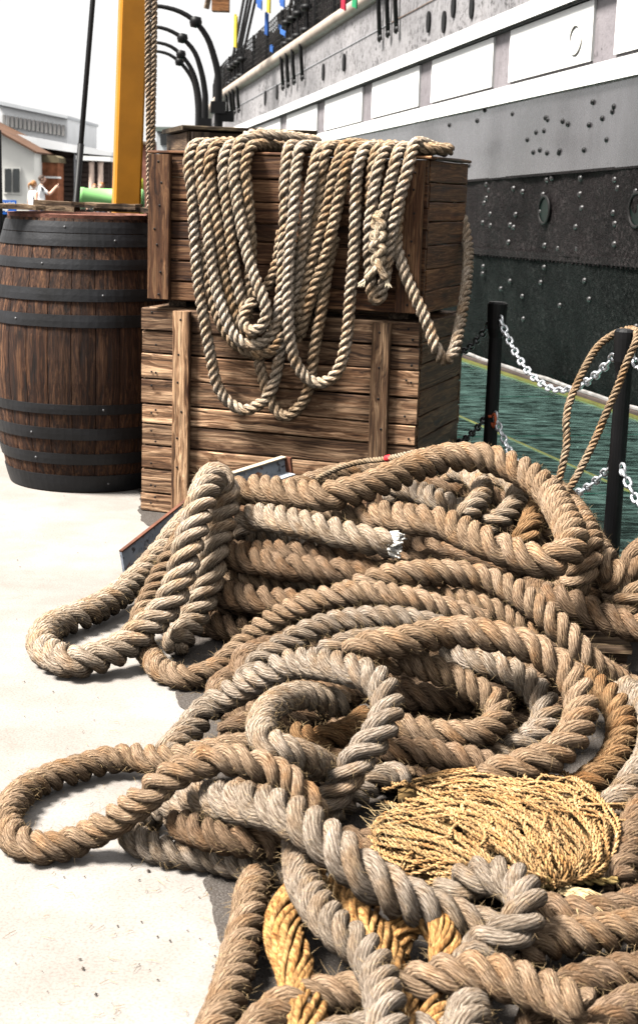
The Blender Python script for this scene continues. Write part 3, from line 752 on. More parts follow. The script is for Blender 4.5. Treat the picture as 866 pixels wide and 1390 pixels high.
mb = MB(); mb.lathe([(0, BH - .05), (.35, BH - .05), (.35, BH - .07), (0, BH - .07)], bc, 40); mb.build('barrel_head', MAT['stave'], barrel, color=(.8, .8, .8))
mb = MB(); mb.lathe([(brad(BH) - .002, BH - .002), (brad(BH) + .001, BH + .016), (brad(BH) - .03, BH + .018), (brad(BH) - .034, BH)], bc, 52); mb.build('chime', plain('red_brown_chime', (.20, .09, .065), .8, .2, 0, .6, 24, .4), barrel)
# loose split boards lying on the barrel
for k, (x, L, z, a) in enumerate(((-.20, .34, .012, .05), (.02, .46, .030, -.03), (.22, .34, .014, .03))):
    V = []; NS = 9; r_ = random.Random(60 + k)
    for i in range(NS):
        s_ = -L / 2 + L * i / (NS - 1); wv = r_.uniform(-.012, .012)
        for (w, t_) in ((-.11 + wv, 0), (.11 - wv, 0), (.11 - wv, .022 + r_.uniform(-.003, .003)), (-.11 + wv, .022 + r_.uniform(-.003, .004))): V.append((s_, w, t_))
    F = [tuple(f) for f in gridfaces(NS, 4)] + [(3, 2, 1, 0), tuple(range(4 * NS - 4, 4 * NS))]
    o = obj('split_board', V, F, MAT['oldwood'], None, Matrix.Translation(Vector(bc + np.array([x + .02, -.22 + .03 * k, BH + .018 + z * 1.0]))) @ Matrix.Rotation(a, 4, 'Z') @ Matrix.Rotation(rnd.uniform(-.02, .02), 4, 'Y'), color=(1.25, 1.2, 1.1))
    tag(o, ['split grey board on the barrel top, leftmost', 'split grey board on the barrel top, in the middle', 'split grey board on the barrel top, nearest the crate'][k], 'board', 'loose boards on the barrel')

# ================================================================== YELLOW GALLOWS POST, STAY, HANGING ROPE
pb = PD(171, 300, 8.1); ptop = PD(181.5, 0, 8.1)
yb = pb.copy(); yb[2] = 0
lean = (ptop - pb) / (ptop[2] - pb[2]); yb = pb - lean * pb[2]
top = yb + lean * 4.6
yp = thing('yellow_post', 'ochre yellow squared timber post rising behind the barrel', 'post', yb)
ya = math.radians(-13); yx = np.array([math.cos(ya), -math.sin(ya), 0]) * .072; yy = np.array([math.sin(ya), math.cos(ya), 0]) * .075
MAT['ochre'] = plain('ochre_paint', (.44, .175, .010), .5, .3, 0, .18, 6, .12)
b_ = .012; V = []
for q in (yb, top):
    for sx, sy in ((-1, -.84), (-.84, -1), (.84, -1), (1, -.84), (1, .84), (.84, 1), (-.84, 1), (-1, .84)): V.append(q + yx * sx + yy * sy)
obj('shaft', V, [tuple(range(8))[::-1], tuple(range(8, 16))] + [tuple(f) for f in gridfaces(2, 8)], MAT['ochre'], yp)
arm_end = PD(206, 0, 6.95); arm_end[2] = 4.35
mb = MB(); ad = unit(arm_end - (top - lean * .3)); side = unit(np.cross(ad, UZ)); a0 = top - lean * .3
mb.box((a0 + arm_end + ad * .3) / 2, ad * (np.linalg.norm(arm_end - a0) / 2 + .3), side * .06, np.cross(side, ad) * .07); mb.build('arm', MAT['ochre'], yp)
p0 = PD(103, 285, 8.4); p1 = PD(126.5, 0, 8.4); d = (p1 - p0) / (p1[2] - p0[2]); p0 = p0 - d * p0[2]
st_ = thing('stay_cable', 'thin black stay cable slanting up left of the yellow post', 'cable', p0)
mb = MB(); mb.tube([p0, p0 + d * 1.5, p0 + d * 5.2], .0145, 8); mb.build('cable', MAT['black'], st_, smooth=True)
mb = MB(); mb.tube([p0 + UZ * .0, p0 + d * 1.62], .018, 8); mb.build('sleeve', MAT['black'], st_, smooth=True)

# ================================================================== BACKGROUND BUILDINGS
def quadpx(pts, Y, back, mat, name, parent, mb=None, color=None):
    """an upright wall outlined by picture points at distance Y, given real thickness"""
    m_ = mb or MB(); m_.prism([PD(x, y, Y) for x, y in pts], (0, back, 0))
    return m_ if mb else m_.build(name, mat, parent, color=color)
limew = plain('white_render_wall', (.80, .79, .74), .8, .2, 0, .08, 1.2, .1)
shed = thing('white_shed', 'white rendered shed with one dark window at the left edge', 'building', PD(24, 310, 44) * np.array([1, 1, 0]))
quadpx([(-60, 312), (47, 316), (47, 207), (3, 181), (-60, 150)], 44, 9, limew, 'wall', shed)
quadpx([(-60, 148), (2, 179), (50, 206), (50, 208.5), (2, 182), (-60, 151)], 43.7, 9.5, plain('brown_bargeboard', (.12, .065, .04), .8, .2, 0, .4, 2, .1), 'roof_edge', shed)
wf = quadpx([(5, 226), (29, 227), (29, 264), (5, 263)], 43.95, .12, limew, 'window', shed)
for a, b in ((7, 16), (18, 27)):
    quadpx([(a, 229), (b, 229), (b, 261), (a, 261)], 43.9, .03, MAT['glassdark'], 'pane', wf)
hall = thing('louvred_hall', 'long hall with white louvred clerestory above a brown boarded wall', 'building', PD(100, 310, 47) * np.array([1, 1, 0]))
bw_ = plain('brown_boarding', (.085, .06, .05), .8, .2, 0, .5, 1.5, .2)
quadpx([(40, 320), (152, 322), (152, 210), (40, 200)], 47, 10, bw_, 'wall', hall)
for k in range(14):
    y = 214 + k * 6.6
    quadpx([(80, y), (148, y + 2), (148, y + 7.2), (80, y + 5.2)], 46.9 - .02 * (k % 2), .08, bw_, 'board', hall)
quadpx([(2, 178), (152, 206), (152, 212), (100, 207), (60, 201), (2, 187)], 46.2, 11, plain('pale_roof_sheet', (.75, .76, .77), .6, .3, 0, .15, 1, .1), 'roof', hall)
quadpx([(-5, 192), (92, 196), (92, 158), (-5, 137)], 48, 6, plain('white_cladding', (.84, .85, .86), .6, .3, 0, .08, 2, .05), 'clerestory', hall)
lou = plain('louvre_grey', (.30, .29, .28), .7, .3, 0, .2, 3, .1)  # grey of the slats themselves
for k in range(15):
    x = 4 + k * 5.75; y = 156 + k * .95 * 1.05
    quadpx([(x, y - .5), (x + 3.6, y), (x + 3.6, y + 15), (x, y + 14.5)], 47.9, .06, lou, 'louvre', hall)
quadpx([(-5, 136), (92, 157), (92, 161), (-5, 141)], 47.8, 6.4, plain('grey_flashing', (.5, .52, .54), .5, .4, 0, .1, 2, .05), 'clerestory_roof', hall)
quadpx([(104, 211), (150, 213), (150, 219), (104, 217)], 45.6, 1.6, MAT['white'], 'porch_roof', hall)
for x in (125, 137):
    mb = MB(); q = PD(x, 300, 45.8); q[2] = 0; zt = PD(x, 218, 45.8)[2]
    mb.lathe([(.12, 0), (.12, .1), (.09, .15), (.08, zt - .15), (.11, zt), (0, zt)], q, 12); mb.build('column', plain('pale_pink_column', (.72, .55, .45), .7, .3, 0, .1, 3, .1), hall, smooth=True)
quadpx([(101, 300), (103, 300), (103, 208), (101, 208)], 46.5, .1, plain('grey_downpipe', (.45, .46, .48), .5, .4, 0, .1, 5, 0), 'downpipe', hall)
brick = plain('orange_brick', (.34, .13, .065), .85, .2, 0, .5, 6, .3)
porch = thing('brick_porch', 'orange brick gate pier with a mossy rounded cap behind the photographer', 'gate pier', PD(68, 310, 45) * np.array([1, 1, 0]))
quadpx([(54, 318), (79, 319), (79, 220), (54, 219)], 45.2, 1.0, brick, 'pier', porch)
quadpx([(50, 220), (81, 221), (80, 214), (75, 211), (58, 210), (51, 213)], 45.1, 1.2, plain('mossy_stone_cap', (.16, .13, .08), .9, .2, 0, .4, 4, .3), 'cap', porch)
quadpx([(59, 239), (83, 240), (83, 242.5), (59, 241.5)], 45.05, .1, MAT['white'], 'sign_bar', porch)
bh = thing('brick_house', 'red brick house wall seen between yellow post and hanging rope', 'building', PD(200, 310, 38) * np.array([1, 1, 0]))
quadpx([(184, 320), (209, 321), (209, 195), (184, 195)], 38, 6, plain('red_brick', (.22, .095, .07), .85, .2, 0, .5, 4, .3), 'wall', bh)
quadpx([(183, 196), (210, 196), (210, 192), (183, 192)], 37.8, 6.4, MAT['oldwood'], 'roof_edge', bh, color=(1, 1, 1))
gh = thing('grey_kiosk', 'pale grey kiosk corner seen just left of the rear crate', 'kiosk', PD(224, 310, 30) * np.array([1, 1, 0]))
quadpx([(213, 330), (262, 330), (262, 178), (213, 178)], 30, 3, plain('pale_grey_panel', (.62, .65, .66), .6, .3, 0, .1, 2, .05), 'wall', gh)
quadpx([(211, 178), (264, 178), (264, 173), (211, 172)], 29.8, 3.4, plain('green_grey_trim', (.16, .19, .17), .6, .3, 0, .1, 2, .05), 'roof_edge', gh)
quadpx([(218, 196), (232, 196), (232, 182), (218, 182)], 29.95, .05, MAT['glassdark'], 'window', gh)

# green rounded float on a stand
gq = PD(150, 270, 22); gr = .155
gf = thing('green_float', 'bright green rounded float behind the yellow post', 'float', np.array([gq[0], gq[1], 0]))
gm = plain('bright_green_plastic', (.22, .50, .17), .45, .4, 0, .08, 4, .05)
x0, x1 = PD(106, 270, 22)[0], PD(196, 270, 22)[0]
mb = MB(); prof = [(x0, 0.02), (x0 + .005, gr * .9), (x0 + .03, gr), (x0 + .10, gr), (x0 + .105, gr * .94), (x1 - .105, gr * .94), (x1 - .10, gr), (x1 - .03, gr), (x1 - .005, gr * .9), (x1, .02)]
V = [(x, gq[1] + r * math.cos(a), gq[2] + r * math.sin(a)) for x, r in prof for a in np.linspace(0, 2 * math.pi, 24, endpoint=False)]
mb.add(V, [tuple(f) for f in gridfaces(len(prof), 24)]); mb.build('body', gm, gf, smooth=True)
for xx in (x0 + .18, x1 - .18):
    mb = MB(); mb.box((xx, gq[1], (gq[2] - gr) / 2), (.03, 0, 0), (0, .16, 0), (0, 0, (gq[2] - gr) / 2)); mb.build('stand_leg', MAT['black'], gf)
lv = PD(190, 250, 24)
lt = thing('lime_bin', 'lime yellow upright container right of the yellow post', 'bin', np.array([lv[0], lv[1], 0]))
zt = PD(190, 242, 24)[2]
mb = MB(); mb.lathe([(0, 0), (.06, 0), (.065, zt * .92), (.05, zt), (0, zt)], (lv[0], lv[1], 0), 16); mb.build('body', plain('lime_plastic', (.55, .62, .05), .45, .4, 0, .08, 4, 0), lt, smooth=True)
mb = MB(); mb.lathe([(0, 0), (.075, 0), (.075, .05), (.067, .06), (.067, 0)], (lv[0], lv[1], 0), 16); mb.build('foot_ring', MAT['black'], lt)

# blue direction sign on a dark stand
sb = PD(2, 281, 16); sg = thing('direction_sign', 'blue direction sign with white lettering at the left edge', 'sign', np.array([sb[0], sb[1], 0]))
bx0, bx1 = PD(-34, 281, 16)[0], PD(23, 281, 16)[0]; zc, zh = sb[2], .074
mb = MB(); mb.box(((bx0 + bx1) / 2, sb[1], zc), ((bx1 - bx0) / 2, 0, 0), (0, .012, 0), (0, 0, zh)); mb.build('board', plain('blue_sign_paint', (.01, .13, .55), .4, .4, 0, .05, 4, 0), sg)
def text(body, size, loc, parent, mat):
    cu = bpy.data.curves.new('lettering', 'FONT'); cu.body = body; cu.size = size; cu.extrude = .002; cu.align_x = 'RIGHT'
    tmp = bpy.data.objects.new('tmp', cu); COL.objects.link(tmp); dg = bpy.context.evaluated_depsgraph_get()
    me = bpy.data.meshes.new_from_object(tmp.evaluated_get(dg)); bpy.data.objects.remove(tmp); me.materials.clear(); me.materials.append(mat)
    return inst('lettering', me, parent, Matrix.Translation(Vector(loc)) @ Matrix.Rotation(math.pi / 2, 4, 'X'))
text('TICKET & SHOP', .058, (bx1 - .015, sb[1] - .014, zc + .016), sg, MAT['white'])
mb = MB(); ax = PD(12, 281, 16)[0] - .03
mb.prism([(ax - .12, sb[1] - .014, zc - .035), (ax, sb[1] - .014, zc - .035), (ax, sb[1] - .014, zc - .05), (ax + .035, sb[1] - .014, zc - .028), (ax, sb[1] - .014, zc - .006), (ax, sb[1] - .014, zc - .02), (ax - .12, sb[1] - .014, zc - .02)], (0, -.003, 0)); mb.build('arrow', MAT['white'], sg)
mb = MB(); q = PD(5, 300, 16)
mb.box((q[0] - .05, sb[1] + .05, (zc - zh) / 2), (.12, 0, 0), (0, .03, 0), (0, 0, (zc - zh) / 2)); mb.build('stand', MAT['black'], sg)
dp = PD(0, 250, 15.0); mb = MB(); mb.lathe([(.0, 0), (.03, 0), (.026, 1.9), (0, 1.9)], (dp[0], dp[1], 0), 12)
o = mb.build('thin_post', MAT['black'], smooth=True); tag(o, 'thin dark post standing at the left picture edge by the blue sign', 'post')

# ================================================================== PEOPLE
def person(name, label, base, h, skin_c, hair_c, shirt_c, trou_c, face, pose, hairstyle='short'):
    """one continuous skinned body, facing angle 'face' (0 = +X); pose: arms raised or down"""
    s = h / 1.75
    J = {}; R_ = {}; E = []
    def j(n, p, r, par=None):
        J[n] = (len(J), p); R_[n] = r
        if par: E.append((J[par][0], J[n][0]))
    j('pelvis', (0, 0, .95), .135)
    j('waist', (0, 0, 1.10), .125, 'pelvis'); j('chest', (.0, 0, 1.30), .145, 'waist'); j('neckb', (0, 0, 1.45), .075, 'chest')
    j('neck', (.015, 0, 1.51), .055, 'neckb')
    for sd, q in (('l', 1), ('r', -1)):
        j('sh' + sd, (0, .17 * q, 1.40), .065, 'chest')
        if pose == 'photo':
            j('el' + sd, (.22, .20 * q, 1.22), .045, 'sh' + sd); j('wr' + sd, (.40, .07 * q, 1.42), .033, 'el' + sd); j('ha' + sd, (.46, .05 * q, 1.48), .036, 'wr' + sd)
        else:
            j('el' + sd, (-.02, .24 * q, 1.12), .045, 'sh' + sd); j('wr' + sd, (.06, .25 * q, .88), .033, 'el' + sd); j('ha' + sd, (.08, .25 * q, .79), .036, 'wr' + sd)
        j('hip' + sd, (0, .09 * q, .88), .095, 'pelvis'); j('kn' + sd, (.02, .10 * q, .49), .062, 'hip' + sd); j('an' + sd, (0, .10 * q, .09), .042, 'kn' + sd); j('to' + sd, (.14, .12 * q, .035), .038, 'an' + sd)
    root = thing(name, label, 'person', base, 'people beyond the barrel')
    wm = Matrix.Translation(Vector(base)) @ Matrix.Rotation(face, 4, 'Z') @ Matrix.Scale(s, 4)
    me = bpy.data.meshes.new('body'); me.from_pydata([v[1] for v in J.values()], E, []); me.update()
    o = bpy.data.objects.new('body', me); link(o, root, wm)
    sk = o.modifiers.new('skin', 'SKIN')
    for n, (i, p) in J.items():
        me.skin_vertices[0].data[i].radius = (R_[n], R_[n]); me.skin_vertices[0].data[i].use_root = (n == 'pelvis')
    o.modifiers.new('sub', 'SUBSURF').render_levels = 2
    m_, nt, b = nodemat('person_clothes', .8, .2); g = G(nt)
    sx = g.n('SeparateXYZ'); nt.links.new(g.coord('Object'), sx.inputs[0])
    wx = g.n('SeparateXYZ'); nt.links.new(g.coord('Object'), wx.inputs[0])
    c = g.mix(g.ramp(g.math('MULTIPLY', sx.outputs[2], .5), [(.03, (.05, .05, .05)), (.05, trou_c), (.49, trou_c), (.495, shirt_c)], 'CONSTANT'), (0, 0, 0), (0, 0, 0)) if False else None
    rz = g.ramp(g.math('MULTIPLY', sx.outputs[2], .5), [(0.0, (.04, .04, .04)), (.045, trou_c), (.475, shirt_c), (.735, skin_c)], 'CONSTANT')
    # bare fore-arms: everything far in front of or beside the trunk
    ax = g.math('GREATER_THAN', sx.outputs[0], .17) if pose == 'photo' else g.math('LESS_THAN', g.math('ADD', g.math('MULTIPLY', g.math('ABSOLUTE', sx.outputs[1]), -1.0), g.math('MULTIPLY', sx.outputs[2], .0)), -.205)
    hi = g.math('GREATER_THAN', sx.outputs[2], .6 if pose == 'photo' else .7)
    nt.links.new(g.mix(g.math('MULTIPLY', ax, hi), rz, skin_c), b.inputs['Base Color'])
    me.materials.append(m_)
    # head with nose, ears, hair
    sm = plain('skin_' + name, skin_c, .6, .3, 0, .06, 10, 0); hm = plain('hair_' + name, hair_c, .7, .3, 0, .3, 30, .4)
    hc = np.array([.03, 0, 1.635]); mb = MB()
    V = []; n1, n2 = 14, 18
    for i in range(n1):
        th = math.pi * i / (n1 - 1)
        for k in range(n2):
            ph = 2 * math.pi * k / n2; x, y, z = math.sin(th) * math.cos(ph), math.sin(th) * math.sin(ph), math.cos(th)
            jaw = 1 - .22 * max(0, -z); nose = .022 if (x > .93 and -.35 < z < .15 and abs(y) < .3) else 0
            eye = -.008 if (x > .75 and .05 < z < .3 and .2 < abs(y) < .55) else 0
            V.append((hc[0] + (.098 * x * jaw + nose + eye), hc[1] + .076 * y * jaw, hc[2] + .118 * z))
    mb.add(V, [tuple(f) for f in gridfaces(n1, n2)])
    for q in (-1, 1): mb.dome(hc + np.array([-.005, .074 * q, 0]), (0, q, 0), .028, .014, 8)
    hd = mb.build('head', sm, root, smooth=True, world=wm)
    for q in (-1, 1):
        e = MB(); e.dome(hc + np.array([.086, .03 * q, .02]), (1, .3 * q, 0), .011, .005, 6); e.build('eye', MAT['black'], hd, world=wm)
    e = MB(); e.box(hc + np.array([.088, 0, -.055]), (.004, 0, 0), (0, .022, 0), (0, 0, .005)); e.build('mouth', plain('lip', (.35, .12, .1), .6, .3, 0, 0, 5, 0), hd, world=wm)
    mb = MB(); V = []
    for i in range(9):
        th = math.pi * .62 * i / 8
        for k in range(n2):
            ph = 2 * math.pi * k / n2; x, y, z = math.sin(th) * math.cos(ph), math.sin(th) * math.sin(ph), math.cos(th)
            cut = 1.0
            if hairstyle == 'balding': cut = 1.0 if (z < .45 and x < .2) else .93
            if x > .45 and z < .55: cut = .9
            V.append((hc[0] - .008 + .108 * x * cut, hc[1] + .086 * y * cut, hc[2] + .010 + .122 * z * (1 if cut == 1 else .95)))
    mb.add(V, [tuple(f) for f in gridfaces(9, n2)])
    if hairstyle == 'pony': mb.tube(catmull([hc + np.array([-.09, 0, .03]), hc + np.array([-.16, 0, .0]), hc + np.array([-.17, 0, -.10]), hc + np.array([-.15, 0, -.19])], .02), [.03, .04, .045, .042, .04, .035, .03, .025, .02, .018, .012, .01][:len(catmull([hc + np.array([-.09, 0, .03]), hc + np.array([-.16, 0, .0]), hc + np.array([-.17, 0, -.10]), hc + np.array([-.15, 0, -.19])], .02))] + [.01] * max(0, len(catmull([hc + np.array([-.09, 0, .03]), hc + np.array([-.16, 0, .0]), hc + np.array([-.17, 0, -.10]), hc + np.array([-.15, 0, -.19])], .02)) - 12), 8)
    mb.build('hair', hm, root, smooth=True, world=wm)
    if pose == 'photo':
        for q in (-1, 1):
            f = MB()
            for k in range(4): f.tube([(.455, (.05 + .012) * q, 1.44 + .02 * k), (.49, .05 * q, 1.46 + .02 * k), (.495, .02 * q, 1.465 + .02 * k)], .0085, 6)
            f.tube([(.45, .045 * q, 1.44), (.475, .02 * q, 1.43), (.488, .005 * q, 1.435)], .0095, 6)
            f.build('fingers', sm, root, smooth=True, world=wm)
    else:
        for q in (-1, 1):
            f = MB()
            for k in range(4): f.tube([(.06 + .018 * k, .25 * q, .78), (.065 + .018 * k, .25 * q, .73), (.075 + .017 * k, .245 * q, .70 + .008 * abs(k - 1.5))], .0085, 6)
            f.tube([(.10, .24 * q, .80), (.125, .235 * q, .77), (.13, .23 * q, .74)], .0095, 6)
            f.build('fingers', sm, root, smooth=True, world=wm)
    return root, wm
def at_ground(px, Y):
    p = PD(px, 300, Y); p[2] = 0; return p
SK = (.62, .38, .28)
pm, wm = person('person', 'person in white shirt raising both hands to take a picture', at_ground(57, 39), 1.60, SK, (.05, .03, .02), (.82, .82, .82), (.10, .11, .16), math.radians(12), 'photo', 'balding')
mb = MB(); mb.box((.50, 0, 1.50), (.006, 0, 0), (0, .075, 0), (0, 0, .04)); o = mb.build('phone', MAT['black'], world=wm); tag(o, 'small dark phone held up by the white shirted person', 'phone')
person('person', 'person with brown ponytail and white top beside the photographing one', at_ground(46, 37.5), 1.45, SK, (.30, .14, .05), (.80, .80, .82), (.12, .12, .18), math.radians(40), 'down', 'pony')
person('person', 'brown haired person beyond the green float, left of two', at_ground(129, 41), 1.42, SK, (.28, .13, .05), (.25, .12, .08), (.1, .1, .12), math.radians(-80), 'down')
person('person', 'auburn haired person beyond the green float, nearer the yellow post', at_ground(139, 40), 1.46, SK, (.36, .15, .05), (.30, .14, .07), (.1, .1, .12), math.radians(-100), 'down')

# ================================================================== ROPES
def strand_geo(C, R, k, nst, lead, sides, rs=None, hr=None, ph=0.0, taper=(True, True), jit=0.0, seed=0):
    """one strand of a laid rope about centre line C; returns verts, faces, uv(loops)"""
    T, N, B = frames(C)
    s = np.concatenate([[0], np.cumsum(np.linalg.norm(np.diff(C, axis=0), axis=1))])
    R = np.broadcast_to(np.asarray(R, dtype=float), (len(C),))
    if rs is None: rs, hr = .50, .51
    rb = .5 * 1.05 * (lead / nst) * np.sin(np.arctan(2 * np.pi * hr * R / lead)) / R if nst > 2 and hr > .3 and rs > .4 else rs
    wob = np.interp(s, np.linspace(0, s[-1], 9), np.random.RandomState(seed).uniform(-.35, .35, 9))
    a = 2 * np.pi * (s / lead + k / nst) + ph + wob
    rad = np.cos(a)[:, None] * N + np.sin(a)[:, None] * B
    P = C + rad * (R * hr)[:, None]
    Ts = np.gradient(P, axis=0); Ts /= np.linalg.norm(Ts, axis=1)[:, None] + 1e-12
    n = rad - Ts * np.sum(rad * Ts, 1)[:, None]; n /= np.linalg.norm(n, axis=1)[:, None] + 1e-12
    b = np.cross(Ts, n)
    r = R * rs; fb = np.clip(rb / rs, .5, 1.0) * np.ones(len(C))
    if jit: r = r * (1 + jit * np.interp(s, np.linspace(0, s[-1], 40), np.random.RandomState(seed + 9).uniform(-1, 1, 40)))
    if taper[0]: r = r * np.clip((s + R * .1) / (R * .5), .25, 1) ** .5
    if taper[1]: r = r * np.clip((s[-1] - s + R * .1) / (R * .5), .25, 1) ** .5
    q = np.pi + np.linspace(0, 2 * np.pi, sides, endpoint=False)
    V = P[:, None] + r[:, None, None] * (np.cos(q)[None, :, None] * n[:, None] + np.sin(q)[None, :, None] * (b * fb[:, None])[:, None])
    m = len(C); F = gridfaces(m, sides)
    i = np.arange(m - 1)[:, None]; j = np.arange(sides)[None]
    L = np.concatenate([[0], np.cumsum(np.linalg.norm(np.diff(P, axis=0), axis=1))])
    u0_ = np.broadcast_to(j / sides, (m - 1, sides)); u1_ = np.broadcast_to((j + 1) / sides, (m - 1, sides))
    v0 = np.broadcast_to(L[:-1][:, None], (m - 1, sides)); v1 = np.broadcast_to(L[1:][:, None], (m - 1, sides))
    uv = np.stack([np.stack([u0_, v0], -1), np.stack([u1_, v0], -1), np.stack([u1_, v1], -1), np.stack([u0_, v1], -1)], 2).reshape(-1, 2)
    return V.reshape(-1, 3), F, uv
def capends(V, F, uv, sides):
    """close both ends with small fans of quads folded to the centre"""
    V = np.asarray(V); m = len(V) // sides
    c0, c1 = V[:sides].mean(0), V[-sides:].mean(0); k = len(V); V = np.vstack([V, c0, c1])
    f = [[k, (i + 1) % sides, i, k] for i in range(sides)] + [[k + 1, (m - 1) * sides + i, (m - 1) * sides + (i + 1) % sides, k + 1] for i in range(sides)]
    return V, F, uv
def rope_mesh(parent, C, R, mat, color, nst=3, lead=None, sides=10, ds=None, name='strand', joined=False, seed=0, **kw):
    lead = lead or R * 2 * 1.95
    C = resample(C, ds or lead / 13)
    C = smooth_line(C, 2); C = resample(C, ds or lead / 13)
    allV, allF, allU = [], [], []; out = []
    for k in range(nst):
        V, F, uv = strand_geo(C, R, k, nst, lead, sides, seed=seed + k, **kw)
        V[:sides] = V[:sides].mean(0) + (V[:sides] - V[:sides].mean(0)) * .02; V[-sides:] = V[-sides:].mean(0) + (V[-sides:] - V[-sides:].mean(0)) * .02
        if joined:
            allF.append(F + sum(len(v) for v in allV)); allV.append(V); allU.append(uv)
        else:
            kk = 1 + rnd.uniform(-.08, .08)
            o = obj(name, V, F, mat, parent, uv=uv, smooth=True, color=tuple(c * kk for c in color)); o.data.validate(); out.append(o)
    if joined:
        o = obj(name, np.vstack(allV), np.vstack(allF), mat, parent, uv=np.vstack(allU), smooth=True, color=color); out.append(o)
    return out, C
fuzzm = plain('stray_fibre', (.36, .25, .13), .8, .2, 0, .3, 40, 0)
def fuzz(parent, C, R, n, seed, length=(.008, .028), w=.00028):
    r_ = np.random.RandomState(seed); T, N, B = frames(C)
    V = []; F = []
    for _ in range(n):
        i = r_.randint(0, len(C)); a = r_.uniform(0, 2 * np.pi)
        out = N[i] * math.cos(a) + B[i] * math.sin(a)
        if out[2] < -.5: continue
        p = C[i] + out * R * .93; L = r_.uniform(*length)
        d = unit(out * r_.uniform(.15, 1.0) + T[i] * r_.uniform(-1.2, 1.2) + r_.normal(0, .5, 3)); bend = r_.normal(0, .5, 3); bend[2] -= .2
        pts = [p, p + d * L * .5 + bend * L * .08, p + d * L + bend * L * .38]
        sd = unit(np.cross(d, (.31, .52, .8))); s2 = np.cross(d, sd)
        k = len(V)
        for q, ww in zip(pts, (w, w * .8)):
            V += [q + sd * ww, q - sd * ww * .5 + s2 * ww * .87, q - sd * ww * .5 - s2 * ww * .87]
        V.append(pts[2])
        for e in range(3): F.append((k + e, k + (e + 1) % 3, k + 3 + (e + 1) % 3, k + 3 + e)); F.append((k + 3 + e, k + 3 + (e + 1) % 3, k + 6))
    o = obj('stray_fibres', V, F, fuzzm, parent); tag(o, kind='stuff')

TAN = (.235, .160, .097); GREY = (.24, .19, .138); DARK = (.165, .108, .064); PALE = (.29, .225, .158); GOLD = (.24, .128, .044); ORNG = (.20, .115, .052)
